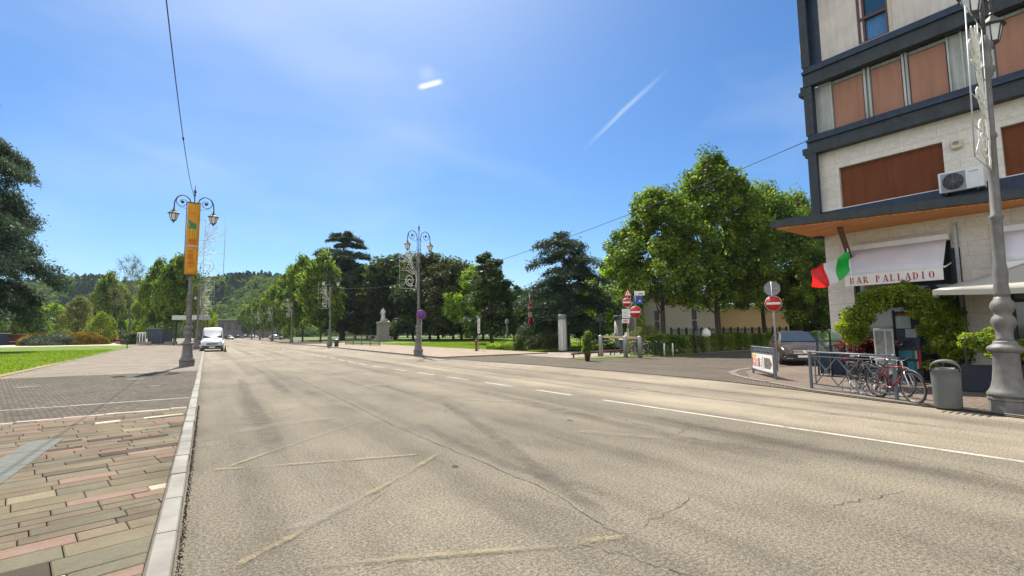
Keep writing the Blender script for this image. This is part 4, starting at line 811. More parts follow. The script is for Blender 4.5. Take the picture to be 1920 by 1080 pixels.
# ---- lettering: slab-serif strokes
GLY = {'B': [('l', 0), ('c', .16, 0, .5, .26), ('c', .16, .5, .5, .24)], 'P': [('l', 0), ('c', .16, .42, .5, .29)], 'R': [('l', 0), ('c', .16, .48, .48, .26), ('d', .22, .48, .58, 0)], 'D': [('l', 0), ('c', .16, 0, .58, .5)], 'I': [('l', .12)], 'L': [('l', 0), ('b', 0, .52)], 'A': [('a',)], 'O': [('o',)]}
def glyph(mb, ch, x, z, h, put):
    """put(x, z) -> point on the lettered surface; th is how far the letter stands proud"""
    def q(p): 
        a = [put(x+u*h, z+w*h, 0) for u, w in p]; b = [put(x+u*h, z+w*h, 1) for u, w in p]; n = len(p); mb.add(a+b, [tuple(range(n, 2*n)), tuple(range(n))[::-1]] + [(i, (i+1) % n, n+(i+1) % n, n+i) for i in range(n)])
    def rect(x0, z0, x1, z1): q([(x0, z0), (x1, z0), (x1, z1), (x0, z1)])
    for g in GLY[ch]:
        if g[0] == 'l': rect(g[1]+.04, .07, g[1]+.20, .93); rect(g[1]-.02, 0, g[1]+.26, .065); rect(g[1]-.02, .935, g[1]+.26, 1)
        elif g[0] == 'b': rect(.27, 0, .5, .06); rect(.44, .065, .5, .26)
        elif g[0] == 'c':
            x0, z0, w, rr_ = g[1:]; n = 8
            for i in range(n):
                f = []
                for k, s_ in ((i, 1), (i+1, 1), (i+1, 0), (i, 0)):
                    an = -math.pi/2+math.pi*k/n; th = .05+.10*max(0, math.cos(an)); ro = 1 if s_ else 0
                    cx = x0+.12+(w-.12-x0)*1.0*math.cos(an)*(1 if ro else (1-th/(w-.12-x0+1e-6))); cz = z0+rr_+(rr_ if ro else rr_-.055)*math.sin(an); f.append((cx, cz))
                q(f)
        elif g[0] == 'd': q([(g[1], g[2]), (g[1]+.16, g[2]), (g[3]+.06, .0), (g[3]-.14, .0)])
        elif g[0] == 'a': q([(.04, .0), (.10, 0), (.33, .98), (.28, 1)]); q([(.46, 0), (.64, 0), (.40, 1), (.26, 1)]); rect(.17, .28, .44, .34); rect(-.02, 0, .18, .06); rect(.40, -.0, .70, .055)
        elif g[0] == 'o':
            n = 14
            for i in range(n):
                f = []
                for k, s_ in ((i, 1), (i+1, 1), (i+1, 0), (i, 0)):
                    an = 2*math.pi*k/n; th = .05+.12*abs(math.cos(an)); f.append((.3+(.3 if s_ else .3-th)*math.cos(an), .5+(.5 if s_ else .45)*math.sin(an)))
                q(f)
# ---- orange banner on the left lamp
M_ORA = mat('orange_banner_cloth', (.60, .27, .015), .8, var=.10, scale=2); M_GRN = mat('banner_green', (.03, .20, .09), .8); M_BRED = mat('banner_red_print', (.50, .09, .015), .8); M_BYEL = mat('banner_yellow_print', (.62, .42, .02), .8); M_BGRY = mat('banner_pale_print', (.5, .42, .38), .8)
bn = empty('lamp_banner', (-.87, 30.6-.17, -.05), .0, 'tall orange vertical banner with a green animal emblem', 'banner')
mb = MB(); nn = 16; WB = .29
for i in range(nn+1):
    z = 4.95+3.85*i/nn
    for x in (-WB, 0, WB): mb.v.append((x*(1+.0*i)+.02*(i/nn), .015*math.sin(i*1.1)+(.03 if x == 0 else 0)-.02, z))
mb.f = [(i*3+j, i*3+j+1, (i+1)*3+j+1, (i+1)*3+j) for i in range(nn) for j in range(2)]; mb.m = [0]*len(mb.f); mb.sm = [True]*len(mb.f)
fo = mb.build('cloth', M_ORA, bn); sol = fo.modifiers.new('thickness', 'SOLIDIFY'); sol.thickness = .012
mb = MB(); mb.bar((-.31, 0, 4.93), (.31, 0, 4.93), .05); mb.bar((-.31, 0, 8.83), (.31, 0, 8.83), .05); mb.bar((-.31, .0, 4.93), (-.31, 0, 8.83), .035); mb.build('bracket', mat('banner_bracket', (.05, .03, .02), .6), bn)
def flat(parent, name, m, polys, y, y2=None):
    b = MB()
    for P in polys: b.prism([(p[0], p[1]) for p in P], 0, .006, Matrix.Translation((0, y, 0)) @ Matrix.Rotation(math.pi/2, 4, 'X'))
    return b.build(name, m, parent)
rc = lambda x0, z0, x1, z1: [(x0, z0), (x1, z0), (x1, z1), (x0, z1)]
flat(bn, 'emblem', M_GRN, [[(-.2, 7.92), (-.05, 7.78), (.16, 7.66), (.17, 7.5), (.1, 7.36), (.04, 7.44), (-.08, 7.46), (-.2, 7.40), (-.14, 7.55)]], -.055)
flat(bn, 'emblem_legs', M_BYEL, [rc(-.2, 7.0, -.17, 7.4), rc(-.08, 6.9, -.04, 7.42), rc(.03, 6.85, .07, 7.42), rc(.12, 6.95, .16, 7.36), rc(-.26, 7.0, -.24, 7.7)], -.052)
flat(bn, 'title', M_BRED, [rc(-.16+.075*i, 6.72, -.11+.075*i, 6.84) for i in range(5)] + [rc(-.15+.07*i, 6.62, -.11+.07*i, 6.68) for i in range(5)], -.055)
flat(bn, 'subtitle', M_BGRY, [rc(-.23+.055*i, 6.42, -.19+.055*i, 6.52) for i in range(9)], -.055)
flat(bn, 'small_text', M_BRED, [rc(-.16+.06*i, z, -.12+.06*i, z+.05) for z in (6.2, 6.02, 5.94, 5.86, 5.78, 5.6, 5.52, 5.36) for i in range(4 if z > 5.7 else 5)] + [rc(-.12+.04*i, 8.24, -.09+.04*i, 8.28) for i in range(6)], -.055)
# ---- signs
M_RED = mat('sign_red', (.46, .012, .018), .45, var=.08); M_SW = mat('sign_white', (.72, .71, .66), .45, var=.06); M_BLU = mat('sign_blue', (.02, .06, .28), .45, var=.1); M_SG = mat('sign_back_grey', (.24, .25, .27), .5, .3, var=.1); M_BLK = mat('print_black', (.02, .02, .02), .6); M_PINK = mat('sign_pink', (.6, .22, .26), .5)
def disc(parent, name, c, face, r, front, rings=(), back=M_SG, th=.02, n=32, squish=1):
    """a round plate at c facing along `face`; rings: (radius, material) laid proud of it"""
    q = Vector(face).to_track_quat('Z', 'Y').to_matrix().to_4x4(); T = Matrix.Translation(Vector(c)) @ q
    m = MB(); m.k = 0; m.lathe([(r, -th/2), (r*1.01, 0), (r, th/2)], n); m.xf(T); o = m.build(name, back, parent)
    m = MB(); m.lathe([(r*.985, th/2+.001), (r*.985, th/2+.004)], n); m.xf(T); m.build('face', front, o)
    z = th/2+.005
    for rr_, mm in rings: m = MB(); m.lathe([(rr_, z), (rr_, z+.003)], n); m.xf(T); m.build('ring', mm, o); z += .004
    return o, T, z
def plate(parent, name, c, face, w, h, front, th=.02, back=M_SG):
    q = Vector(face).to_track_quat('Z', 'Y').to_matrix().to_4x4(); T = Matrix.Translation(Vector(c)) @ q
    m = MB(); m.bbox(-w/2, w/2, -h/2, h/2, -th/2, th/2, .004, T); o = m.build(name, back, parent)
    m = MB(); m.box(-w/2+.008, w/2-.008, -h/2+.008, h/2-.008, th/2+.001, th/2+.004, T); m.build('face', front, o); return o, T, th/2+.005
def noentry(parent, c, face, r):
    o, T, z = disc(parent, 'no_entry_disc', c, face, r, M_SW, ((r*.955, M_RED),)); m = MB(); m.box(-r*.80, r*.80, -r*.15, r*.15, z, z+.003, T); m.build('bar', M_SW, o); return o
def pole(parent, a, b, r=.03, m=None, cap=True):
    k = MB(); k.tube([a, b], r, 10); k.tube([(a[0], a[1], a[2]), (a[0], a[1], a[2]+.05)], r*1.5, 10); return k.build('pole', m or M_STEEL, parent)
def facec(p, pz=0): d = Vector((0, 0, 0))-Vector((p[0], p[1], 0)); d.normalize(); return d
# no-entry sign with the back of an octagonal sign, right
b0 = at(1458, 696, .03); sg = empty('no_entry_sign', (0, 0, 0), 0, 'no entry sign on a leaning pole below the grey back of an octagonal sign', 'road sign')
dp = (b0-Vector((0, 0, HC))).dot(fw); tp = pt(1446, 528, dp); pole(sg, b0, tp, .032); fc = facec(b0)
c1 = pt(1450, 569, dp)+fc*.06; noentry(sg, c1, fc, .30); c2 = pt(1447.5, 541, dp)-fc*.03
q = Vector(fc).to_track_quat('Z', 'Y').to_matrix().to_4x4(); m = MB(); m.lathe([(.30, -.01), (.30, .01)], 8, smooth=False); m.xf(Matrix.Translation(c2) @ q @ Matrix.Rotation(math.pi/8, 4, 'Z')); m.build('octagon_back', M_SG, sg)
m = MB(); m.box(-.2, .2, -.02, .02, .012, .03, Matrix.Translation(c2) @ q); m.box(-.2, .2, -.22, -.18, .012, .03, Matrix.Translation(c2) @ q); m.build('clamp', M_STEEL, sg)
# no parking sign
b0 = at(790, 667, .1); dp = (b0-Vector((0, 0, HC))).dot(fw); sg = empty('no_parking_sign', (0, 0, 0), 0, 'round blue no stopping sign with red rim beside the lamp on the right kerb', 'road sign'); pole(sg, b0, pt(790, 585, dp), .028); fc = facec(b0)
o, T, z = disc(sg, 'disc', pt(790, 590, dp)+fc*.05, fc, .33, M_RED, ((.27, M_BLU),))
m = MB(); [m.bar(T @ Vector((-.19*s, -.19, z)), T @ Vector((.19*s, .19, z+.001)), .05, .006) for s in (1, -1)]; m.build('cross', M_RED, o)
def signpole(name, label, px, py, top, parts, r=.028, faceturn=0.0, z0=.1, m=None):
    b0 = at(px, py, z0); dp = (b0-Vector((0, 0, HC))).dot(fw); root = empty(name, (0, 0, 0), 0, label, 'road sign'); pole(root, b0, pt(px, top, dp), r, m); fc = facec(b0); fc = Matrix.Rotation(faceturn, 3, 'Z') @ fc
    ppm = FPX/dp
    for k in parts:
        c = pt(k[1], k[2], dp)+fc*.05
        if k[0] == 'noentry': noentry(root, c, fc, k[3]/ppm)
        elif k[0] == 'disc': disc(root, 'disc', c, fc, k[3]/ppm, k[4], k[5] if len(k) > 5 else ())
        elif k[0] == 'plate':
            o, T, z = plate(root, 'panel', c, fc, k[3]/ppm, k[4]/ppm, k[5])
            if len(k) > 6:
                mm = MB(); w, h = k[3]/ppm, k[4]/ppm
                for (x0, y0, x1, y1) in k[6]: mm.box(-w/2+x0*w, -w/2+x1*w, -h/2+y0*h, -h/2+y1*h, z, z+.003, T)
                mm.build('lettering', k[7], o)
        elif k[0] == 'tri':
            q = Vector(fc).to_track_quat('Z', 'Y').to_matrix().to_4x4(); T = Matrix.Translation(c) @ q; s = k[3]/ppm
            mm = MB(); mm.prism([(-s, -s*.8), (s, -s*.8), (0, s)], -.01, .01, T); o = mm.build('warning_triangle', M_RED, root); mm = MB(); mm.prism([(-s*.66, -s*.6), (s*.66, -s*.6), (0, s*.62)], .012, .016, T); mm.build('face', M_SW, o); mm = MB(); mm.box(-s*.09, s*.09, -s*.4, s*.25, .017, .02, T); mm.build('symbol', M_BLK, o)
    return root
lines = lambda n, x0=.12, x1=.88: [(x0, .12+.8*i/n, x1-.25*(i % 2), .12+.8*i/n+.3/n) for i in range(n)]
signpole('sign_stack', 'narrow stack of red and white signs on a pole at the lawn corner', 993, 655, 556, [('tri', 993, 565, 6.5), ('noentry', 993, 577, 7), ('plate', 993, 590, 11, 9, M_SW, lines(4), M_BLK), ('disc', 994, 602, 7, M_RED, ())], faceturn=.9)
signpole('sign_stack', 'tall sign stack with triangle, no entry disc and white panels', 1177, 668, 548, [('tri', 1177, 549, 8), ('noentry', 1175, 567, 8.5), ('plate', 1174, 588, 15, 17, M_SW, lines(5), M_SG), ('plate', 1173, 602, 14, 8, M_SW, [(.2, .2, .8, .8)], M_PINK)], z0=.05)
signpole('street_name_sign', 'white street name plate above a blue sign and a no entry disc', 1191, 665, 545, [('plate', 1199, 550, 19, 8.5, M_SW, [(.4+.08*i, .22, .45+.08*i, .55) for i in range(6)], M_BLK), ('plate', 1196, 563, 17, 14, M_BLU, [(.62, .3, .78, .5)], M_SW), ('noentry', 1191, 585, 11)], z0=.05)
signpole('white_panel_sign', 'narrow white panel on a thin pole in front of the lawn', 897, 657, 598, [('plate', 897, 611, 6, 28, M_SW, lines(6), M_SG)], faceturn=.6)
signpole('round_sign', 'small grey round sign on a thin pole in the lawn', 950, 655, 598, [('disc', 950, 604, 5.5, M_SG, ()), ('plate', 950, 618, 6, 12, M_SG)], faceturn=.8)
signpole('blue_sign', 'blue rectangular sign on the pole left of the cypress pot', 1085, 648, 570, [('plate', 1087, 590, 9, 32, M_BLU)], faceturn=.7)
signpole('blue_sign', 'square blue sign high on a pole right of the cypress pot', 1125, 652, 565, [('plate', 1128, 572, 13, 17, M_BLU), ('disc', 1121, 597, 7, M_SG, ())], faceturn=.3)
signpole('white_square_sign', 'white square sign board on a dark pole beyond the left lawn', 224, 640, 611, [('plate', 224, 617, 9.5, 10, M_SW, [(.35, .3, .65, .7)], M_SG)], m=M_DKST, r=.06)
signpole('bare_pole', 'tall thin white pole between the two blue signs', 1114, 650, 560, [], r=.035)
# globe lamps
def globe(name, label, px, py, top, gl, grp=None):
    b0 = at(px, py, .1); dp = (b0-Vector((0, 0, HC))).dot(fw); root = empty(name, (0, 0, 0), 0, label, 'lamp'); pole(root, b0, pt(px, top, dp), .06, M_DKST); ppm = FPX/dp
    for gx, gy, gr in gl:
        c = pt(gx, gy, dp); m = MB(); m.bar(pt(px, top+1, dp), c-Vector((0, 0, gr/ppm)), .05); m.build('bracket', M_DKST, root); m = MB(); m.sphere(c, gr/ppm, n=14, m=10); m.build('globe', M_FROST, root)
globe('globe_lamp', 'twin white globe lamp beyond the left lawn', 136, 640, 590, [(127, 587, 2.6), (146, 587, 2.6)])
globe('globe_lamp', 'twin globe lamp post between the columns on the right', 1131, 650, 592, [(1127, 588, 3), (1136, 588, 3)])
globe('globe_lamp', 'slim globe lamp beside the first blue sign', 1088, 650, 582, [(1088, 579, 2)])
sp = empty('utility_pole', (0, 0, 0), 0, 'pale grey pole with small cross arms at the far left', 'pole'); b0 = at(56, 645); dp = (b0-Vector((0, 0, HC))).dot(fw); pole(sp, b0, pt(59, 584, dp), .12); m = MB(); [m.bar(pt(x0, y, dp), pt(x1, y, dp), .09) for x0, x1, y in ((50, 66, 600), (57, 64, 611))]; m.box(-.5, .5, -.2, .2, -.1, .1, Matrix.Translation(pt(62, 611, dp))); m.build('cross_arm', M_STEEL, sp)
# ---- advertising columns
M_CON = mat('column_concrete', (.42, .41, .36), .7, var=.12, scale=3); M_CAP = mat('column_cap', (.16, .16, .16), .6)
for (px, py, top, wpx, lb) in [(1053, 652, 590, 16, 'grey column with dark cap beside the brown bush'), (1157, 645, 592, 16, 'grey column with dark cap behind the bicycle hoops')]:
    d0 = 39.6 if px < 1100 else 46; p = dep(px, d0, .1); r = wpx/FPX*d0/2; h = zat(px, top, d0)-.1; o = empty('advertising_column', p, .3, lb, 'column', 'capped columns on the plaza')
    m = MB(); m.lathe([(r, 0), (r, .1), (r*.96, .12), (r*.96, h-.42)], 24); m.build('shaft', M_CON, o); m = MB(); m.lathe([(r*.98, h-.42), (r*1.02, h-.40), (r*1.02, h-.1), (r*.9, h-.03), (r*.6, h)], 24); m.build('cap', M_CAP, o)
    m = MB(); [m.bar((r*.97*math.cos(a), r*.97*math.sin(a), .1), (r*.97*math.cos(a), r*.97*math.sin(a), h-.42), .03) for a in [i*.785 for i in range(8)]]; m.build('trim', M_STEEL, o)
m = MB(); p = dep(1184, 48, .1); m.lathe([(.42, 0), (.42, 3.3), (.45, 3.35), (.45, 3.5), (.3, 3.55)], 24, p); tag(m.build('grey_pillar', M_CON), 'plain grey round pillar behind the tall sign stack', 'pillar')
# ---- bicycle hoops, bench rail, cypress pot
M_HOOP = mat('hoop_dark', (.05, .055, .05), .4, .5)
hl = ['hoop nearest the cypress pot', 'second hoop from the cypress pot', 'third hoop, under the wooden rail', 'hoop behind the folded bicycle', 'hoop at the hedge end']
for i, (a, b, base, top) in enumerate([(1107, 1125, 668, 641), (1131, 1152, 666, 639), (1070, 1084, 661, 642), (1213, 1229, 667, 644), (1247, 1262, 665, 645)]):
    A = at(a, base, .03); dp = (A-Vector((0, 0, HC))).dot(fw); A2 = pt(a, top, dp); B2 = pt(b, top+1, dp); B = pt(b, base-2, dp); Bg = Vector((B.x, B.y, .02))
    m = MB(); c1 = A2.lerp(A, .12); c2 = B2.lerp(Bg, .12); m.tube([A, c1, A2.lerp(B2, .12)+Vector((0, 0, .0)), A2.lerp(B2, .88), c2, Bg], .03, 8); tag(m.build('bicycle_hoop', M_HOOP), 'dark steel ' + hl[i], 'bike rack', 'bicycle parking hoops')
A, B = at(1072, 664, .28), at(1166, 657, .28); rl = empty('low_red_rail', (0, 0, 0), 0, 'long low dark red rail behind the bicycle hoops', 'rail'); m = MB(); m.bar(A, B, .12, .1); m.build('beam', mat('dark_red_paint', (.13, .02, .02), .6), rl)
m = MB(); [m.bar(A.lerp(B, f)-Vector((0, 0, .27)), A.lerp(B, f), .07) for f in (.03, .27, .5, .75, .97)]; m.build('leg', M_DKST, rl)
A = pt(1131, 631.5, 31); B = pt(1199, 633.5, 29); wr = empty('wooden_rail', (0, 0, 0), 0, 'long pale wooden top rail on grey posts by the bicycles', 'rail'); m = MB(); m.bar(A, B, .08, .14); m.build('beam', mat('pale_wood', (.5, .38, .2), .7, var=.2), wr)
for f, w in ((-.08, .22), (.62, .0), (1.0, .1)):
    q_ = A.lerp(B, f); m = MB(); m.lathe([(.13, 0), (.13, q_.z+.02), (.1, q_.z+.1)], 14, (q_.x, q_.y, 0)); m.build('post', M_STEEL, wr)
p = dep(1098, 27.0, .03); cy = empty('potted_cypress', p, 0, 'narrow green cypress shrub in a dark red pot', 'potted plant'); m = MB(); m.lathe([(.13, 0), (.17, .40), (.19, .42), (.19, .47), (.16, .47)], 20); m.build('pot', mat('oxblood_pot', (.12, .025, .02), .5), cy)
bush('x', [(random.gauss(0, .09)*(1.4-z*.4), random.gauss(0, .09)*(1.4-z*.4), .5+z) for z in [i*1.05/70 for i in range(70)]], .16, 110, .03, L_MID, 31, 1.2, parent=cy)
# ---- small red bollard, dark bins, cone, stones
m = MB(); p = at(893, 658, .1); m.lathe([(.12, 0), (.12, .1), (.09, .14), (.09, .75), (.13, .78), (.13, .86), (.06, .93)], 14, p); tag(m.build('bollard', mat('rust_red', (.16, .04, .025), .7)), 'small rust red bollard at the lawn corner', 'bollard')
m = MB(); p = at(626, 650, .1); p.x += .3; bo = empty('litter_bin', p, 0, 'small dark bin at the foot of the lamp before the cedar', 'bin'); m.lathe([(.24, 0), (.28, .8)], 16); m.build('body', M_DKST, bo); m = MB(); m.lathe([(.29, .8), (.29, .86), (.2, .92)], 16); m.build('lid', M_STEEL, bo)
bo = empty('litter_bin', at(1171, 662, .03), 0, 'dark green square bin under the wooden rail', 'bin'); m = MB(); m.bbox(-.25, .25, -.25, .25, 0, .95, .02); m.build('body', mat('bin_green', (.03, .05, .04), .6), bo); m = MB(); m.bbox(-.28, .28, -.28, .28, .955, 1.03, .02); m.build('lid', M_STEEL, bo)
c_ = dep(427, 49, 0); m = MB(); m.bbox(-.17, .17, -.17, .17, 0, .04, .01, Matrix.Translation(c_)); m.lathe([(.12, .04), (.03, .62), (.0, .63)], 16, c_); tag(m.build('traffic_cone', mat('cone_dark', (.06, .05, .045), .7)), 'small dark cone beside the van', 'cone')
for i, (px, py, w, lb) in enumerate([(272, 646, 1.9, 'long low stone seat nearer the lawn'), (320, 646, 1.9, 'long low stone seat nearer the banner lamp'), (224, 645, 1.2, 'small dark stone block beside the lawn tip')]):
    p = at(px, py, .09); m = MB(); m.bbox(-w/2, w/2, -.3, .3, .08, .5, .03, Matrix.Translation(p) @ Matrix.Rotation(-.3, 4, 'Z')); m.bbox(-w/2+.15, w/2-.15, -.2, .2, 0, .08, .01, Matrix.Translation(p) @ Matrix.Rotation(-.3, 4, 'Z')); tag(m.build('stone_bench', mat('bench_stone', (.28, .23, .16), .8)), lb, 'bench', 'low stone blocks on the promenade')
# kiosk canopy, cabin, fence panels behind left
def boxthing(name, label, cat, px0, px1, top, bot, depth, thick, m, extra=None, z0=None):
    a = dep(px0, depth); b = dep(px1, depth); w = (b-a).length; c = (a+b)/2; dv = (b-a).normalized(); an = math.atan2(dv.y, dv.x); cx = (px0+px1)/2; zt = zat(cx, top, depth); zb = zat(cx, bot, depth) if z0 is None else z0
    root = empty(name, (c.x, c.y, 0), an, label, cat); mm = MB(); mm.bbox(-w/2, w/2, 0, thick, zb, zt, .02); mm.build('body', m, root)
    if extra: extra(root, w, zb, zt)
    return root
M_BG = mat('blue_grey_panel', (.07, .10, .14), .6, var=.2, scale=1)
def cabx(root, w, zb, zt):
    mm = MB(); [mm.bar((-w/2+w*i/6, -.04, zb), (-w/2+w*i/6, -.04, zt), .06) for i in range(7)]; mm.build('rib', M_DKST, root); mm = MB(); mm.bbox(-w/2-.2, w/2+.2, -.2, 3.2, zt, zt+.12, .02); mm.build('roof', M_SG, root)
boxthing('cabin', 'blue grey panelled cabin under the trees left of the banner lamp', 'cabin', 283, 309, 617, 636, 96, 3, M_BG, cabx, 0.05)
def wx(root, w, zb, zt):
    mm = MB(); [mm.box(-w/2+.1+w*i/3, -w/2-.1+w*(i+1)/3, -.03, -.01, zb+.15, zt-.2) for i in range(3)]; mm.build('pane', glass('dark_pane'), root)
boxthing('notice_board', 'white framed notice board with three dark panes', 'notice board', 262, 278, 623, 637, 92, .15, M_SW, wx, .1)
def kx(root, w, zb, zt): mm = MB(); [mm.bar((x, y, 0), (x, y, zb), .12) for x in (-w/2+.3, w/2-.3) for y in (.3, 3.2)]; mm.build('post', M_DKST, root)
boxthing('canopy_kiosk', 'flat pale kiosk roof on posts left of the banner lamp', 'kiosk', 325, 372, 592, 600, 80, 3.5, mat('pale_roof', (.5, .5, .48), .6), kx)
V, t = hedge_mesh((dep(240, 98).x, dep(240, 98).y), (dep(262, 93).x, dep(262, 93).y), 1.5, 1.8, 4000, .13, L_DARK, 14); tag(tri_mesh('background_hedge', V, quads(V), t, L_DARK, None), 'dark hedge behind the white notice board', 'hedge')
boxthing('park_kiosk', 'low rust red market stall at the far left', 'stall', 18, 46, 628, 646, 104, 2, mat('rust_stall', (.16, .05, .03), .7), lambda r_, w, zb, zt: [MB().bbox(-w/2-.3, w/2+.3, -.9, 2.2, zt, zt+.15, .02).build('roof', mat('stall_roof', (.22, .10, .05), .7), r_), MB().bbox(-w/2, w/2, -.5, -.05, zb+.7, zb+.8, .01).build('counter', M_SW, r_)], .05)
boxthing('dark_stall', 'dark blue stall cut by the left edge of the photo', 'stall', -14, 6, 626, 648, 100, 2, mat('navy_stall', (.02, .03, .06), .6), lambda r_, w, zb, zt: MB().bbox(-w/2-.2, w/2+.3, -.5, 2.2, zt, zt+.12, .02).build('roof', M_SG, r_), .05)
m = MB(); p = at(238, 654, .11); m.lathe([(.05, 0), (.05, .9), (.09, .92), (.09, 1.1), (.03, 1.15)], 10, p); tag(m.build('marker_post', M_DKST), 'thin dark marker post on the tip of the left lawn', 'post')
# ---- statue on its plinth with railing
sd = 90; p = dep(719, sd, .12); stt = empty('statue', p, math.atan2(-p.y, -p.x)+math.pi/2+.3, 'pale stone standing figure on a tall grey plinth', 'statue'); ppm = FPX/sd
M_STO = mat('statue_stone', (.42, .43, .38), .8, var=.15, scale=2); M_PLI = mat('plinth_granite', (.22, .20, .18), .8, var=.12, scale=1.5)
zp = zat(719, 604, sd)-.12; m = MB(); m.bbox(-1.5, 1.5, -1.5, 1.5, 0, .45, .04); m.bbox(-1.15, 1.15, -1.15, 1.15, .452, .95, .04); m.bbox(-.92, .92, -.92, .92, .952, zp-.35, .02); m.bbox(-1.05, 1.05, -1.05, 1.05, zp-.348, zp, .05); m.build('plinth', M_PLI, stt)
ht = zat(719, 576, sd)-.12-zp; s = ht/1.9
def skin(name, verts, edges, rad, m, parent, sub=2, scale=1.0, off=(0, 0, 0)):
    me = bpy.data.meshes.new(name); me.from_pydata([tuple(Vector(v)*scale+Vector(off)) for v in verts], edges, []); me.update(); o = bpy.data.objects.new(name, me); S.collection.objects.link(o); o.parent = parent
    o.modifiers.new('skin', 'SKIN'); 
    if not me.skin_vertices: 
        me.skin_vertices.new() if hasattr(me.skin_vertices, 'new') else None
    for i, r in enumerate(rad):
        try: me.skin_vertices[0].data[i].radius = (r[0]*scale, r[1]*scale) if isinstance(r, tuple) else (r*scale, r*scale)
        except Exception: pass
    try: me.skin_vertices[0].data[0].use_root = True
    except Exception: pass
    sb_ = o.modifiers.new('sub', 'SUBSURF'); sb_.levels = sub; sb_.render_levels = sub; me.materials.append(m); return o
m = MB()
bodyp = [(0, 0, .95), (0, 0, 1.15), (0, 0, 1.38), (0, 0, 1.52), (0, .01, 1.62), (0, .02, 1.74), (.1, 0, .9), (.12, .03, .5), (.13, 0, .08), (.14, .12, .03), (-.1, 0, .9), (-.13, -.04, .5), (-.16, -.08, .08), (-.17, .06, .03), (.2, 0, 1.42), (.3, .02, 1.15), (.22, .18, .98), (-.2, 0, 1.42), (-.30, .0, 1.14), (-.34, .12, .92)]
bodye = [(0, 1), (1, 2), (2, 3), (3, 4), (4, 5), (0, 6), (6, 7), (7, 8), (8, 9), (0, 10), (10, 11), (11, 12), (12, 13), (2, 14), (14, 15), (15, 16), (2, 17), (17, 18), (18, 19)]
bodyr = [(.18, .13), (.17, .12), (.2, .14), (.07, .07), (.10, .11), (.085, .09), (.12, .12), (.085, .09), (.06, .06), (.045, .04), (.12, .12), (.085, .09), (.06, .06), (.045, .04), (.085, .08), (.06, .06), (.045, .045), (.085, .08), (.06, .06), (.045, .045)]
skin('figure', bodyp, bodye, bodyr, M_STO, stt, 2, s, (0, 0, zp+.02))
m = MB(); m.lathe([(.33*s, zp+.005), (.31*s, zp+.35*s), (.22*s, zp+.95*s), (.24*s, zp+1.3*s), (.1*s, zp+1.45*s)], 14, (-.02*s, -.12*s, 0)); m.build('cloak', M_STO, stt)
m = MB(); m.bbox(-.42*s, .42*s, -.35*s, .35*s, zp+.002, zp+.06*s, .01); m.build('figure_base', M_STO, stt)
A, B = at(648, 646, .12), at(712, 648, .12); rf = empty('park_railing', (0, 0, 0), 0, 'grey green metal railing in front of the statue', 'railing'); L = (B-A).length; n_ = 44; m = MB()
for i in range(n_+1): q_ = A.lerp(B, i/n_); m.bar(q_, q_+Vector((0, 0, 1.35)), .035 if i % 11 else .10)
m.build('bars', mat('railing_green', (.10, .12, .09), .6), rf); m = MB(); [m.bar(A+Vector((0, 0, z)), B+Vector((0, 0, z)), .08) for z in (.2, 1.25)]; m.build('rail', MATS['railing_green'], rf)
# ---- wires
def wire(name, a, b, sag, label, r=.008, beads=()):
    a, b = Vector(a), Vector(b); P = [a.lerp(b, i/40)-Vector((0, 0, sag*4*(i/40)*(1-i/40))) for i in range(41)]; m = MB(); m.tube(P, r, 5)
    for f in beads: q_ = P[int(f*40)]; d = (P[min(40, int(f*40)+1)]-q_).normalized(); m.tube([q_-d*.1, q_+d*.1], .025, 6)
    return tag(m.build(name, mat('cable_black', (.02, .02, .02), .6)), label, 'cable', 'overhead cables')
wire('overhead_cable', (-.85, -2.5, 8.9), (-.85, 30.6, 9.05), 1.35, 'long black cable running overhead to the banner lamp', .011, (.38, .62))
wire('overhead_cable', (18.5, 8.45, 8.62), (13.12, 64, 7.6), 1.9, 'cable sagging from the bar building to the far right lamps', .014, (.62,))
wire('overhead_cable', (13.12, 64, 7.3), (24, 96, 6.0), 1.4, 'short cable sagging right of the lamp before the cedar', .02); wire('overhead_cable', (13.3, 98, 7.6), (17, 118, 5.2), 1.3, 'short cable sagging right of the third right lamp', .03)
# ---- litter bin near the right lamp
M_BIN = mat('bin_grey', (.115, .12, .11), .55, .1, var=.1, scale=3); p = at(1777, 766, .03)
lb_ = empty('litter_bin', (p.x+.12, p.y+.02, .03), R(103), 'grey round litter bin with an arched top beside the big lamp', 'bin'); m = MB(); m.lathe([(.215, 0), (.225, .03), (.238, .60), (.245, .76), (.25, .765), (.25, .80), (.24, .81), (.225, .80), (.215, .74)], 32, flute=.006); m.build('body', M_BIN, lb_)
m = MB(); P = [(-.235*math.cos(a), 0, .78+.20*math.sin(a)**.7 if math.sin(a) > 0 else .78) for a in [i*math.pi/14 for i in range(15)]]
for i in range(14):
    a, b = Vector(P[i]), Vector(P[i+1]); w0 = .12+.10*math.sin(math.pi*i/14); w1 = .12+.10*math.sin(math.pi*(i+1)/14)
    m.add([a+Vector((0, -w0, 0)), a+Vector((0, w0, 0)), b+Vector((0, w1, 0)), b+Vector((0, -w1, 0)), a+Vector((0, -w0, -.05)), a+Vector((0, w0, -.05)), b+Vector((0, w1, -.05)), b+Vector((0, -w1, -.05))], [(0, 1, 2, 3), (7, 6, 5, 4), (0, 3, 7, 4), (1, 5, 6, 2)], True)
m.build('hood', M_BIN, lb_); m = MB(); m.lathe([(.2, .70), (.2, .71)], 24); m.build('liner', M_BLK, lb_)
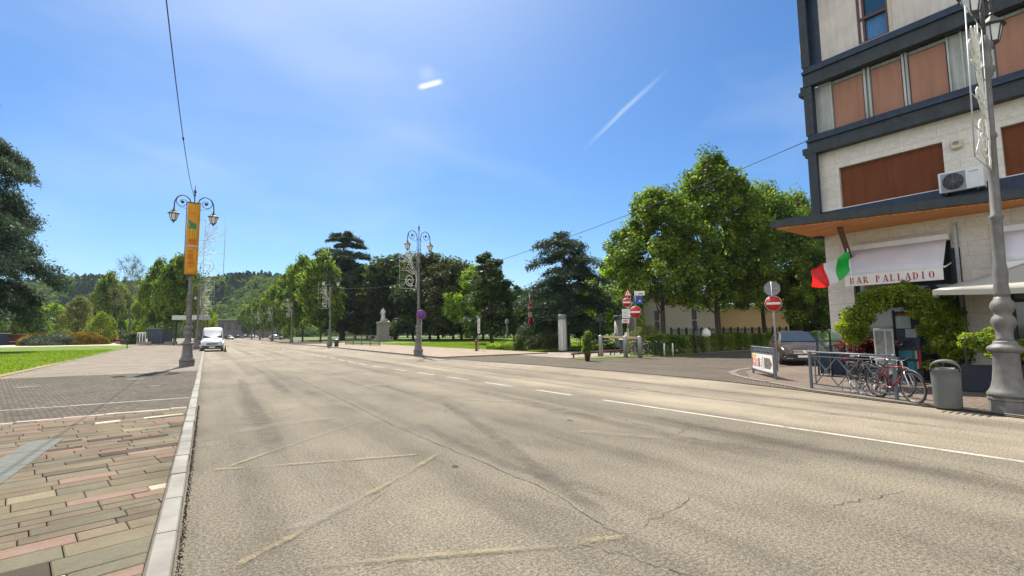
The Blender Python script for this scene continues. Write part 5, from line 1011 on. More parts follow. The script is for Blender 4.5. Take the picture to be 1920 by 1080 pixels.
# ================================================================ VEHICLES, BICYCLES, RAILINGS
M_RUB = mat('rubber', (.02, .02, .02), .8, var=.2); M_RIM = mat('alloy', (.4, .41, .42), .35, .8); M_CHR = mat('chrome', (.6, .6, .6), .15, 1.0, var=.03); M_PLAS = mat('black_plastic', (.025, .025, .028), .5); M_HL = mat('headlight_glass', (.6, .62, .65), .08, var=.05); M_GLD = glass('car_glass')
def loft(secs):
    """secs: list of (y, [(x, z)...] half outline from bottom to top centre); mirrored"""
    m = MB(); n = len(secs[0][1]); full = []
    for y, h in secs: full.append([(x, y, z) for x, z in h] + [(-x, y, z) for x, z in h[::-1] if x > 1e-6])
    k = len(full[0]); v = [p for r in full for p in r]
    f = [(i*k+j, i*k+(j+1) % k, (i+1)*k+(j+1) % k, (i+1)*k+j) for i in range(len(full)-1) for j in range(k)]
    f = [q[::-1] for q in f]; m.add(v, f, True); m.add([v[i] for i in range(k)], [tuple(range(k))], False); m.add(v[-k:], [tuple(range(k))[::-1]], False); return m
def wheel(parent, x, y, r, w=.22):
    T = Matrix.Translation((x, y, r)) @ Matrix.Rotation(math.pi/2, 4, 'Y'); o = MB(); o.lathe([(r*.62, -w/2), (r*.93, -w/2), (r, -w*.32), (r, w*.32), (r*.93, w/2), (r*.62, w/2)], 28); o.xf(T); o = o.build('wheel', M_RUB, parent)
    m = MB(); m.lathe([(r*.62, -w*.42), (r*.64, -w*.5), (r*.60, -w*.40), (r*.2, -w*.36), (r*.2, w*.36), (r*.60, w*.4), (r*.64, w*.5), (r*.62, w*.42)], 20)
    for k in range(5): a = k*1.2566; m.bar((r*.15*math.cos(a), r*.15*math.sin(a), w*.46*(1 if x > 0 else -1)), (r*.6*math.cos(a), r*.6*math.sin(a), w*.46*(1 if x > 0 else -1)), .05, .03)
    m.xf(T); m.build('rim', M_RIM, o)
def quadm(parent, name, pts, m, th=.01):
    P = [Vector(p) for p in pts]; nrm = (P[1]-P[0]).cross(P[-1]-P[0]).normalized(); b = MB(); n = len(P); b.add([p+nrm*th for p in P] + [p-nrm*th for p in P], [tuple(range(n)), tuple(range(n, 2*n))[::-1]] + [(i, n+i, n+(i+1) % n, (i+1) % n) for i in range(n)], False); return b.build(name, m, parent)
def make_van(paint):
    root = empty('van'); H = lambda w, z0, zw, wt, zt: [(0, z0), (w*.9, z0), (w, z0+.12), (w, zw), (w*.985, zw+.1), (wt+(w-wt)*.25, zt-.35), (wt, zt-.12), (wt-.12, zt-.02), (0, zt)]
    secs = [(.0, H(.80, .42, .62, .70, .78)), (.06, H(.93, .32, .70, .86, .98)), (.35, H(1.0, .28, .9, .93, 1.16)), (.75, H(1.02, .28, 1.0, .92, 1.30)), (1.0, H(1.02, .28, 1.1, .90, 1.42)), (1.62, H(1.02, .28, 1.25, .84, 2.16)), (1.9, H(1.02, .28, 1.25, .84, 2.42)), (2.3, H(1.02, .28, 1.25, .86, 2.52)), (5.5, H(1.02, .28, 1.25, .86, 2.52)), (5.6, H(.98, .32, 1.25, .82, 2.45))]
    body = loft(secs).build('body', paint, root)
    quadm(root, 'windshield', [(-.86, .985, 1.37), (.86, .985, 1.37), (.79, 1.60, 2.06), (-.79, 1.60, 2.06)], M_GLD, .02)
    for s in (-1, 1):
        quadm(root, 'side_window', [(s*1.012, 1.35, 1.35), (s*1.012, 2.1, 1.35), (s*.94, 2.1, 1.98), (s*.94, 1.75, 1.98)][::s], M_GLD, .015)
        quadm(root, 'headlight', [(s*.93, .16, .92), (s*.60, .05, .86), (s*.62, .22, 1.06), (s*.95, .42, 1.14)][::-s], M_HL, .03)
        m = MB(); m.bbox(s*1.18-.11, s*1.18+.11, 1.2, 1.3, 1.25, 1.62, .03); m.bar((s*1.0, 1.25, 1.4), (s*1.1, 1.25, 1.42), .06); m.build('mirror', M_PLAS, root); 
        for y in (.95, 4.5): wheel(root, s*.93, y, .34)
    m = MB(); m.bbox(-.93, .93, -.05, .3, .26, .62, .04); m.build('bumper', M_PLAS, root); m = MB(); m.bbox(-.5, .5, -.0, .1, .68, .86, .02); m.build('grille', M_PLAS, root); m = MB(); m.bbox(-.26, .26, -.07, -.052, .40, .51, .004); m.build('number_plate', M_SW, root)
    m = MB(); m.bbox(-.35, .15, 1.12, 1.2, 1.40, 1.42, .004); m.build('dashboard_paper', M_SW, root)
    return root
van = make_van(mat('white_paint', (.50, .51, .51), .3, var=.05)); p = dep(402.5, 50.0); van.location = (p.x, p.y, 0); van.rotation_euler = (0, 0, R(-1)); tag(van, 'white high-roof van parked against the left kerb facing the camera', 'van')
def make_car(paint, name='parked_car', detail=True):
    root = empty(name); H = lambda w, z0, zw, wt, zt: [(0, z0), (w*.9, z0), (w, z0+.1), (w+.01, zw-.12), (w-.01, zw), (wt+(w-wt)*.55, zw+(zt-zw)*.5), (wt, zt-.08), (wt-.14, zt-.01), (0, zt)]
    secs = [(.0, H(.62, .36, .50, .5, .60)), (.08, H(.78, .26, .58, .66, .70)), (.3, H(.86, .22, .70, .78, .86)), (.75, H(.89, .2, .80, .80, .95)), (1.15, H(.90, .2, .86, .78, 1.02)), (1.75, H(.90, .2, .90, .66, 1.34)), (2.15, H(.90, .2, .92, .63, 1.49)), (2.9, H(.90, .2, .93, .63, 1.54)), (3.6, H(.90, .2, .93, .60, 1.48)), (4.0, H(.88, .22, .93, .60, 1.25)), (4.3, H(.86, .25, .9, .62, 1.0)), (4.36, H(.78, .35, .8, .6, .9))]
    loft(secs).build('body', paint, root)
    quadm(root, 'windshield', [(-.72, 1.19, 1.05), (.72, 1.19, 1.05), (.58, 2.05, 1.475), (-.58, 2.05, 1.475)], M_GLD, .018)
    for s in (-1, 1):
        quadm(root, 'side_window', [(s*.87, 1.5, .99), (s*.885, 2.55, 1.0), (s*.70, 2.55, 1.43), (s*.70, 2.1, 1.42)][::s], M_GLD, .015); quadm(root, 'side_window', [(s*.885, 2.62, 1.0), (s*.88, 3.6, 1.02), (s*.69, 3.3, 1.42), (s*.70, 2.62, 1.43)][::s], M_GLD, .015)
        quadm(root, 'headlight', [(s*.82, .28, .62), (s*.48, .04, .58), (s*.52, .16, .74), (s*.84, .46, .80)][::-s], M_HL, .02)
        m = MB(); m.bbox(s*1.0-.09, s*1.0+.09, 1.38, 1.48, .98, 1.12, .03); m.build('mirror', paint, root)
        for y in (.82, 3.5): wheel(root, s*.80, y, .315, .2)
    m = MB(); m.bbox(-.44, .44, -.01, .10, .50, .70, .02); g = m.build('grille', M_PLAS, root); m = MB(); [m.bar((-.42, -.02, z), (.42, -.02, z), .022) for z in (.54, .60, .66)]; m.lathe([(.075, 0), (.075, .02), (.06, .02), (.06, 0)], 20); 
    mm = MB(); mm.lathe([(.08, 0), (.085, .015), (.07, .02)], 20)
    [mm.bar((0, 0, .012), (.075*math.cos(a), .075*math.sin(a), .012), .014, .01) for a in (math.pi/2, math.pi*7/6, -math.pi/6)]; mm.xf(Matrix.Translation((0, -.035, .60)) @ Matrix.Rotation(math.pi/2, 4, 'X')); m.add(mm.v, mm.f, True); m.build('trim', M_CHR, g)
    m = MB(); m.bbox(-.80, .80, -.02, .2, .20, .42, .04); m.build('lower_bumper', M_PLAS, root); m = MB(); m.bbox(-.26, .26, -.04, -.022, .36, .46, .004); m.build('number_plate', M_SW, root); m = MB(); [m.bar((s*.45, -.03, .32), (s*.7, -.01, .33), .03) for s in (-1, 1)]; m.build('bumper_trim', M_CHR, root)
    return root
car = make_car(mat('bronze_paint', (.06, .047, .038), .25, .2, var=.02, scale=.5)); p = dep(1500, 21.6, .03); car.location = (p.x, p.y, .03); car.rotation_euler = (0, 0, math.atan2(-p.x, p.y)+.18); tag(car, 'bronze hatchback parked beside the bar, facing the camera', 'car')
def far_car(paint, px, d, rz, label, first):
    if first is None: o = make_car(paint)
    else: o = copy_tree(first)
    p = dep(px, d, .03); o.location = p; o.rotation_euler = (0, 0, rz); tag(o, label, 'car', 'cars parked at the far end of the road'); return o
fc1 = far_car(mat('dark_paint', (.03, .03, .035), .3, .3), 437, 165, R(5), 'dark car right behind the van at the road end', None)
far_car(None, 461, 230, R(80), 'dark car crosswise at the far road end', fc1); far_car(None, 474, 240, R(85), 'dark car beside the crosswise one', fc1)
fc2 = far_car(mat('silver_paint', (.4, .4, .42), .3, .5), 447, 240, R(88), 'silver car at the far road end', None); far_car(None, 488, 245, R(70), 'silver car under the farthest plane trees', fc2); far_car(None, 536, 150, R(75), 'silver car under the plane trees', fc2)
boxthing('distant_hall', 'long low brown building under the hill at the road end', 'building', 398, 520, 601, 632, 262, 14, mat('distant_wall', (.13, .11, .10), .8, var=.15, scale=.2), lambda r_, w, zb, zt: [MB().bbox(-w/2-1, w/2+1, -1.5, 15, zt, zt+.8, .05).build('roof', mat('distant_roof', (.22, .20, .16), .8), r_), [MB().box(-w/2+w*(i+.2)/9, -w/2+w*(i+.8)/9, -.06, -.02, zt-5.2, zt-1.5).build('window', M_GLD, r_) for i in range(9)]], 0)
# ---- bicycles
def make_bike(fp, forkp, rackm=True, name='bicycle'):
    root = empty(name); rw = .34
    for x, nm_ in ((0, 'wheel'), (1.04, 'wheel')):
        m = MB(); m.tube([(x+rw*math.cos(a), 0, rw+rw*math.sin(a)) for a in [i*2*math.pi/32 for i in range(33)]], .019, 6, False); w = m.build(nm_, M_RUB, root)
        m = MB(); m.tube([(x+(rw-.03)*math.cos(a), 0, rw+(rw-.03)*math.sin(a)) for a in [i*2*math.pi/32 for i in range(33)]], .012, 5, False)
        m.tube([(x, -.04, rw), (x, .04, rw)], .025, 8)
        for k in range(20): a = k*math.pi/10; m.tube([(x, .03*(1 if k % 2 else -1), rw), (x+(rw-.03)*math.cos(a+.2), 0, rw+(rw-.03)*math.sin(a+.2))], .0022, 3, False)
        m.build('rim', mat('bike_rim', (.20, .20, .21), .4, .6), w)
    m = MB(); BBk = (.44, 0, .28); seatt = (.30, 0, .78); head = (.86, 0, .78); hb = (.90, 0, .66)
    for a, b, r in ((BBk, seatt, .016), (BBk, hb, .019), ((.32, 0, .72), head, .016), (head, hb, .02), ((0, .04, rw), BBk, .010), ((0, -.04, rw), BBk, .010), ((0, .04, rw), (.32, 0, .70), .009), ((0, -.04, rw), (.32, 0, .70), .009)): m.tube([a, b], r, 8)
    m.build('frame', fp, root); m = MB(); [m.tube([(hb[0], s*.02, .68), (.93, s*.05, .60), (1.0, s*.05, .42), (1.04, s*.05, rw)], .013, 6) for s in (-1, 1)]; m.build('fork', forkp, root)
    m = MB(); m.tube([head, (.84, 0, .90)], .014, 8); m.tube([(.76, -.28, .95), (.80, -.2, .95), (.85, -.08, .93), (.88, 0, .92), (.85, .08, .93), (.80, .2, .95), (.76, .28, .95)], .011, 6); h = m.build('handlebar', M_CHR, root); m = MB(); [m.tube([(.80, s*.2, .95), (.72, s*.3, .95)], .017, 8) for s in (-1, 1)]; m.build('grip', M_RUB, h)
    m = MB(); m.tube([seatt, (.28, 0, .88)], .012, 8); m.build('seat_post', M_CHR, root); m = MB(); m.prism([(.12, -.08), (.12, .08), (.26, .07), (.40, .02), (.40, -.02), (.26, -.07)], .885, .93); m.build('saddle', mat('saddle_grey', (.3, .3, .3), .5), root)
    m = MB(); m.tube([(.44, -.06, .28), (.44, .06, .28)], .02, 8); m.bar((.44, .07, .28), (.56, .07, .18), .02); m.bar((.44, -.07, .28), (.32, -.07, .38), .02); m.bbox(.53, .62, .07, .15, .165, .19, .004); m.bbox(.26, .35, -.15, -.07, .37, .395, .004); k = m
    mm = MB(); mm.lathe([(.09, -.004), (.09, .004)], 20); mm.xf(Matrix.Translation((.44, .045, .28)) @ Matrix.Rotation(math.pi/2, 4, 'X')); k.v = k.v; mm.build('chainring', M_CHR, k.build('crank', M_CHR, root))
    if rackm: m = MB(); m.tube([(.26, .05, .72), (-.2, .05, .72)], .008, 5); m.tube([(.26, -.05, .72), (-.2, -.05, .72)], .008, 5); [m.tube([(-.15, s*.05, .72), (0, s*.06, rw)], .008, 5) for s in (-1, 1)]; m.build('carrier', M_DKST, root)
    for x in (0, 1.04): m = MB(); m.tube([(x+(rw+.03)*math.cos(a), 0, rw+(rw+.03)*math.sin(a)) for a in [(.15 if x else .35)*math.pi+i*math.pi*.62/12 for i in range(13)]], .02, 6); m.build('mudguard', M_PLAS, root)
    return root
M_BR = mat('bike_red', (.22, .015, .02), .3, var=.1); M_BK = mat('bike_black', (.02, .02, .022), .35)
dirr = (Matrix.Rotation(R(15), 3, 'Z') @ Vector((13.47-14.25, 4.77-7.0, 0))).normalized() if False else (Matrix.Rotation(R(-13), 3, 'Z') @ Vector((13.47-14.25, 4.77-7.0, 0))).normalized(); ang_ = math.atan2(dirr.y, dirr.x)
b1 = make_bike(M_BR, M_CHR); fw1 = at(1716, 756, .03); o1 = fw1 - dirr*1.04; b1.location = (o1.x, o1.y, .03); b1.rotation_euler = (R(4), 0, ang_); tag(b1, 'red framed bicycle with silver fork leaning behind the railing', 'bicycle')
b2 = make_bike(M_BK, M_BK); o2 = o1 - dirr*.75 + Vector((.42, -.1, 0)); b2.location = (o2.x, o2.y, .03); b2.rotation_euler = (R(-5), 0, ang_+.05); tag(b2, 'black bicycle with a pale saddle at the far half of the railing', 'bicycle')
b3 = copy_tree(b2); o3 = o1 - dirr*1.25 + Vector((.75, .0, 0)); b3.location = (o3.x, o3.y, .03); b3.rotation_euler = (R(6), 0, ang_-.08); tag(b3, 'black bicycle parked deepest behind the crossed railing', 'bicycle')
for i, (px, py, rz, lb) in enumerate([(1184, 667, 1.0, 'dark bicycle standing end-on under the wooden rail'), (1210, 667, .2, 'black bicycle between the wooden rail and the hedge'), (1236, 666, .5, 'black bicycle closest to the hedge end'), (1196, 664, 1.4, 'black bicycle with a light wheel beside the oleander')]):
    o = copy_tree(b2); q_ = at(px, py, .03); o.location = q_; o.rotation_euler = (R(3), 0, rz-.5); tag(o, lb, 'bicycle', 'bicycles parked by the hoops')
tag(b2, group='bicycles behind the crossed railing'); tag(b1, group='bicycles behind the crossed railing'); tag(b3, group='bicycles behind the crossed railing')
# ---- crossed railing
M_RAIL = mat('railing_grey_blue', (.13, .15, .17), .5, .3, var=.15, scale=8)
def railing(A, B, crosses, label, h=1.0, post=.065):
    A, B = Vector(A), Vector(B); L = (B-A).length; u = (B-A).normalized(); root = empty('crossed_railing', A, math.atan2(u.y, u.x), label, 'railing')
    for x in (0, L): m = MB(); m.bbox(x-post/2, x+post/2, -post/2, post/2, -.02, h+.03, .006); m.build('post', M_RAIL, root)
    m = MB(); m.tube([(.03, 0, h), (L-.03, 0, h)], .024, 8); m.bar((.03, 0, h-.11), (L-.03, 0, h-.11), .03); m.bar((.03, 0, .13), (L-.03, 0, .13), .035); m.bar((.16, 0, .13), (.16, 0, h-.11), .025); m.bar((L-.16, 0, .13), (L-.16, 0, h-.11), .025); m.build('rail', M_RAIL, root)
    m = MB(); z0, z1 = .15, h-.12
    if crosses:
        w = (L-.32)/crosses
        for i in range(crosses):
            x0 = .16+w*i; m.bar((x0, 0, z0), (x0+w, 0, z1), .03, .016); m.bar((x0, .012, z1), (x0+w, .012, z0), .03, .016)
        for i in range(crosses): x0 = .16+w*(i+.5); zc = (z0+z1)/2; m.tube([(x0+.05*math.cos(a), 0, zc+.05*math.sin(a)) for a in [k*math.pi/6 for k in range(13)]], .009, 5, False)
        m.build('cross_bars', M_RAIL, root)
    return root
railing((14.25, 7.0, .03), (13.47, 4.77, .03), 3, 'grey railing with crossed bars in front of the bicycles')
ar = railing((17.45, 10.62, .03), (15.85, 8.88, .03), 0, 'grey railing holding the white advertising board'); 
Lb = (Vector((17.45, 10.62, 0))-Vector((15.85, 8.88, 0))).length
m = MB(); [m.tube([(x-.13+.13*math.cos(a), 0, .87+.05*math.sin(a)*2) for a in [k*math.pi/6 for k in range(13)]], .016, 5, False) for x in [.35+.3*i for i in range(7)]]; m.bar((.1, 0, .78), (Lb-.1, 0, .78), .03); m.build('scroll_band', M_RAIL, ar)
adb = empty('advertising_board', (17.45, 10.62, .03), math.atan2(-1.74, -1.6), 'white advertising board with red lettering fixed on the railing', 'sign'); M_ADR = mat('ad_red', (.62, .03, .05), .5, var=.05)
yb = -.05
m = MB(); m.bbox(.12, Lb-.10, yb+.0, yb+.02, .20, .76, .003); m.build('panel', M_SW, adb)
sgn = -1
def adp(name, m_, rects, k=1): b = MB(); [b.box(x0, x1, yb+.0-.003*k-.003, yb-.003*k, z0, z1) for x0, z0, x1, z1 in rects]; return b.build(name, m_, adb)
adp('yellow_flash', mat('ad_yellow', (.7, .45, .03), .5), [(.16, .62, .62, .74)]); adp('red_block', M_ADR, [(.15, .32, .98, .61)])
fnt = bpy.data.curves.new('word', 'FONT')
def text(parent, body, loc, rot, size, m, name='lettering', ext=.002, bold=.0):
    cu = bpy.data.curves.new('t', 'FONT'); cu.body = body; cu.size = size; cu.extrude = ext; cu.offset = bold; cu.align_x = 'CENTER'; cu.align_y = 'CENTER'
    o = bpy.data.objects.new('t', cu); S.collection.objects.link(o); dg = bpy.context.evaluated_depsgraph_get(); me = bpy.data.meshes.new_from_object(o.evaluated_get(dg)); bpy.data.objects.remove(o); bpy.data.curves.remove(cu)
    me.materials.clear(); me.materials.append(m); r_ = bpy.data.objects.new(name, me); S.collection.objects.link(r_); r_.parent = parent; r_.location = loc; r_.rotation_euler = rot; return r_
bpy.data.curves.remove(fnt)
text(adb, 'SUPER', (.565, yb-.010, .54), (math.pi/2, 0, 0), .21, M_SW, bold=.004); text(adb, 'STORE', (.565, yb-.010, .395), (math.pi/2, 0, 0), .2, M_SW, bold=.004)
adp('green_strip', mat('ad_green', (.12, .3, .2), .5), [(1.1, .34, 1.2, .40), (1.1, .46, 1.2, .50), (1.1, .56, 1.2, .6), (1.3, .25, 1.34, .7)]); adp('photo_patch', mat('ad_photo', (.16, .12, .09), .6, var=.6, scale=12), [(1.45, .30, 2.02, .66)])
m = MB(); m.prism([(2.02, .30), (2.22, .48), (2.02, .66)], 0, .003, Matrix.Translation((0, yb-.003, 0)) @ Matrix.Rotation(math.pi/2, 4, 'X')); m.build('photo_tip', MATS['ad_photo'], adb)
# bike rack loops low behind railing
m = MB(); A = Vector((14.1, 6.2, .03)); [m.tube([A+dirr*(i*.28)+Vector((.1, 0, 0)), A+dirr*(i*.28)+Vector((.1, 0, .28)), A+dirr*(i*.28)+Vector((.5, -.15, .28)), A+dirr*(i*.28)+Vector((.5, -.15, 0))], .012, 6) for i in range(5)]; m.tube([A+Vector((.1, 0, .03)), A+dirr*1.15+Vector((.1, 0, .03))], .015, 6); tag(m.build('wheel_rack', M_STEEL), 'low steel wheel rack behind the crossed railing', 'bike rack')
# ================================================================ BAR BUILDING
BL = Matrix.Translation((18.8, 8.45, 0)) @ Matrix.Rotation(math.atan2(-.999, .046), 4, 'Z')
bar = empty('bar_building', (18.8, 8.45, 0), math.atan2(-.999, .046), 'tall corner building with dark blue beams, brown blinds and a ground floor bar', 'building')
def stone(name, c1, c2, bw=.95, bh=.42, mort=.006):
    m, nt, b = nm(name); c0 = N(nt, 'ShaderNodeTexCoord'); sp_ = N(nt, 'ShaderNodeSeparateXYZ'); nt.links.new(c0.outputs['Object'], sp_.inputs[0]); cb = N(nt, 'ShaderNodeCombineXYZ'); nt.links.new(math_(nt, 'ADD', sp_.outputs[0], sp_.outputs[1]), cb.inputs[0]); nt.links.new(sp_.outputs[2], cb.inputs[1])
    br = N(nt, 'ShaderNodeTexBrick', offset=.5); br.inputs['Scale'].default_value = 1; br.inputs['Brick Width'].default_value = bw; br.inputs['Row Height'].default_value = bh; br.inputs['Mortar Size'].default_value = mort; br.inputs['Color1'].default_value = (*c1, 1); br.inputs['Color2'].default_value = (*c2, 1); br.inputs['Mortar'].default_value = (*tuple(x*.45 for x in c1), 1); nt.links.new(cb.outputs[0], br.inputs['Vector'])
    c = mixc(nt, .6, br.outputs['Color'], ramp(nt, noise(nt, 2.4, 6, .7, dist=1.2, vscale=(1, 1, 2.2)), [(.3, (.74, .73, .70)), (.55, (1, 1, 1)), (.72, (1.12, 1.1, 1.06))]), 'MULTIPLY'); c = mixc(nt, .4, c, ramp(nt, noise(nt, 14, 4, .7), [(.35, (.75, .74, .72)), (.6, (1.08, 1.08, 1.08))]), 'MULTIPLY')
    nt.links.new(c, b.inputs['Base Color']); b.inputs['Roughness'].default_value = .7; bump(nt, b, math_(nt, 'MULTIPLY', br.outputs['Fac'], -1), .008, .6); return m
M_TRA = stone('travertine', (.64, .60, .52), (.69, .64, .56), mort=.003); M_PLAST = mat('grey_plaster', (.60, .54, .48), .85, var=.12, scale=1.2, bmp=.001, streak=.35); M_NAVY = mat('navy_metal', (.014, .030, .058), .5, .2, var=.3, scale=4, streak=.6); M_DGRY = mat('dark_metal', (.028, .036, .040), .55, .2, var=.25, scale=4, streak=.6)
M_BLI = mat('brown_blind', (.35, .185, .125), .85, var=.08, scale=1, streak=.3, spec=.12); M_ALU = mat('pale_aluminium', (.40, .42, .39), .6, .2, var=.12, scale=2, streak=.5); M_WHT = mat('white_metal', (.66, .66, .64), .5, var=.05)
def wood_soffit():
    m, nt, b = nm('wood_soffit'); w = N(nt, 'ShaderNodeTexWave', bands_direction='Y'); c0 = N(nt, 'ShaderNodeTexCoord'); nt.links.new(c0.outputs['Object'], w.inputs[0]); w.inputs['Scale'].default_value = 5.2; w.inputs['Distortion'].default_value = 0
    c = ramp(nt, noise(nt, 3, 5, .7, vscale=(.25, 3, 1)), [(.3, (.34, .11, .02)), (.5, (.62, .23, .035)), (.7, (.75, .34, .07))]); c = mixc(nt, .7, c, ramp(nt, w.outputs['Fac'], [(0, (.15, .12, .1)), (.12, (1, 1, 1))]), 'MULTIPLY')
    nt.links.new(c, b.inputs['Base Color']); b.inputs['Roughness'].default_value = .5; bump(nt, b, w.outputs['Fac'], .008, .5); return m
M_SOF = wood_soffit()
def bb(name, m, boxes, parent=None, b=.0):
    k = MB()
    for q_ in boxes: (k.bbox(*q_, b) if b else k.box(*q_))
    return k.build(name, m, parent or bar)
LEN, TOP, DEPB = 14.4, 22.0, 12.0
# ground floor wall with openings x .8-3.4 and 4.5-7.1, 8.3-10.9, 12-14
ops = [(.8, 3.42), (4.52, 7.14), (8.24, 10.86)]
edges = [0] + [v for o in ops for v in o] + [LEN]
W0 = [(edges[i], edges[i+1], 0, .35, 0, 4.9) for i in range(0, len(edges), 2)] + [(a, b, .0, .35, 4.42, 4.9) for a, b in ops]
bb('ground_floor_wall', M_TRA, W0)
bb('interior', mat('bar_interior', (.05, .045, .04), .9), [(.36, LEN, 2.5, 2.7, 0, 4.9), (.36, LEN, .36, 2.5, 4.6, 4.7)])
bb('shell_wall', M_PLAST, [(0, .35, .352, DEPB, 0, TOP), (LEN-.35, LEN, .352, DEPB, 0, TOP), (.352, LEN-.352, DEPB-.35, DEPB, 0, TOP), (.352, LEN-.352, .8, DEPB-.36, TOP-.4, TOP-.1)])
# first floor stone band with big blinds
mods = [(.62, 3.45), (4.73, 7.58), (8.9, 11.7)]
e1 = [0] + [v for o in mods for v in o] + [LEN]
bb('first_floor_wall', M_TRA, [(e1[i], e1[i+1], -.02, .35, 4.902, 8.05) for i in range(0, len(e1), 2)] + [(a, b, -.02, .35, 7.37, 8.05) for a, b in mods] + [(a, b, -.02, .35, 4.902, 5.9) for a, b in mods])
slat = mat('brown_blind_slats', (.17, .058, .028), .85, var=.1, scale=1, streak=.35, spec=.12)
for a, b in mods:
    w = bb('window', mat('blind_frame', (.12, .09, .07), .6), [(a, b, .16, .3, 5.9, 7.37)]); k = MB(); n = 26
    for i in range(n): z = 5.905+i*(1.46/n); k.box(a+.01, b-.01, .115, .15, z+.003, z+1.46/n)
    k.build('blind', slat, w)
    bb('sill', M_WHT, [(a-.55, b+.0, -.10, .10, 5.872, 5.9)], w)
bb('sill_band', M_NAVY, [(.0, LEN, -.12, -.022, 5.5, 5.87)]); bb('sill_band_cap', M_NAVY, [(.0, LEN, -.16, -.022, 5.40, 5.498)])
# beams
def beam(z0, z1, name):
    bb(name, M_DGRY, [(-.22, LEN, -.34, -.022, z0, z0+(z1-z0)*.62)], None); bb(name, M_NAVY, [(-.22, LEN, -.42, -.022, z0+(z1-z0)*.62+.002, z0+(z1-z0)*.76), (-.2, LEN, -.30, -.022, z0+(z1-z0)*.762, z1)], None)
beam(8.05, 8.74, 'steel_beam'); beam(10.62, 11.36, 'steel_beam'); beam(14.2, 14.9, 'steel_beam')
bb('gutter_stub', M_DGRY, [(-.42, -.24, -.28, .1, 10.35, 10.5), (-.36, -.24, -.26, .1, 10.5, 10.7), (-.42, -.24, -.28, .1, 8.1, 8.32), (-.36, -.24, -.26, .1, 7.98, 8.1)])
bb('corner_column', M_NAVY, [(-.20, .0, -.28, .12, 4.9, 14.2), (-.16, .33, -.02, .06, 11.37, 14.2)]); bb('column_flange', M_DGRY, [(-.24, .04, -.32, -.282, 4.9, 8.05), (-.24, .04, -.32, -.282, 8.75, 10.6), (-.24, .04, -.32, -.282, 11.37, 14.2)])
# panelled storey
bb('panel_storey_wall', M_ALU, [(0, LEN, .06, .35, 8.742, 10.618)])
bl2 = [(.62, 1.52), (1.79, 2.6), (2.82, 3.72), (4.80, 5.9), (6.1, 7.1), (7.3, 8.2), (9.2, 10.1), (10.3, 11.2), (11.4, 12.3)]
for a, b in bl2:
    w = bb('window', mat('thin_dark_frame', (.05, .045, .04), .6), [(a-.02, b+.02, .035, .058, 8.80, 10.50)]); bb('blind', M_BLI, [(a, b, .02, .034, 8.82, 10.46)], w)
[bb('mullion', M_ALU, [(a, b, -.03, .058, 8.793, 10.615)]) for a, b in ((.52, .58), (1.56, 1.63), (1.69, 1.75), (2.64, 2.70), (2.73, 2.79), (3.76, 3.80), (4.08, 4.12), (4.3, 4.33), (4.5, 4.53), (4.72, 4.76), (5.95, 6.05), (7.14, 7.26))]
bb('panel_base', M_DGRY, [(0, LEN, -.06, .058, 8.742, 8.79)])
# upper storey
bb('upper_wall', M_PLAST, [(.33, 1.52, .0, .35, 11.362, 14.2), (2.40, 5.6, .0, .35, 11.362, 14.2), (6.6, LEN, .0, .35, 11.362, 14.2), (1.52, 2.40, .0, .35, 13.6, 14.2), (5.6, 6.6, 0, .35, 13.6, 14.2), (1.52, 2.40, .0, .35, 11.362, 11.5), (5.6, 6.6, 0, .35, 11.362, 11.5), (.0, .33, .06, .35, 11.362, 14.2), (0, LEN, 0, .35, 14.9, TOP), (0, LEN, .36, 1.5, TOP-.35, TOP)])
M_MAR = mat('maroon_frame', (.09, .03, .022), .5); M_CUR = mat('blue_curtain', (.05, .20, .42), .5, var=.2, scale=9)
for a, b in ((1.52, 2.40), (5.6, 6.6)):
    w = bb('window', M_MAR, [(a, a+.07, -.02, .12, 11.5, 13.6), (b-.06, b, -.02, .12, 11.5, 13.6), (a+.07, b-.06, -.02, .12, 11.5, 11.56), (a+.07, b-.06, -.02, .12, 13.54, 13.6), (a+.07, b-.06, .0, .10, 12.36, 12.45)])
    bb('inner_frame', M_WHT, [(a+.072, a+.13, .04, .1, 11.56, 13.54)], w); bb('inner_frame', M_MAR, [(a+.135, a+.2, .03, .1, 11.56, 13.54)], w)
    k = MB(); n = 30
    P = [(a+.2+(b-.06-a-.2)*i/n, .14+.02*math.sin(i*1.9)) for i in range(n+1)]; v = [(x, y, z) for z in (11.56, 12.36) for x, y in P]; k.add(v, [(i, i+1, n+2+i, n+1+i) for i in range(n)], True); k.build('curtain', M_CUR, w); bb('pane', glass('blue_window_glass', (.02, .07, .13), .08), [(a+.2, b-.06, .13, .2, 12.45, 13.54)], w)
    bb('sill', mat('cream_sill', (.5, .45, .36), .7), [(a-.0, b+.08, -.06, -.002, 11.44, 11.5), (b+.0, b+.1, -.03, -.002, 11.5, 13.7)], w)
bb('wall_bracket', mat('beige_plastic', (.55, .42, .25), .6), [(-.34, -.24, -.12, .1, 12.05, 12.45)], None, .02)
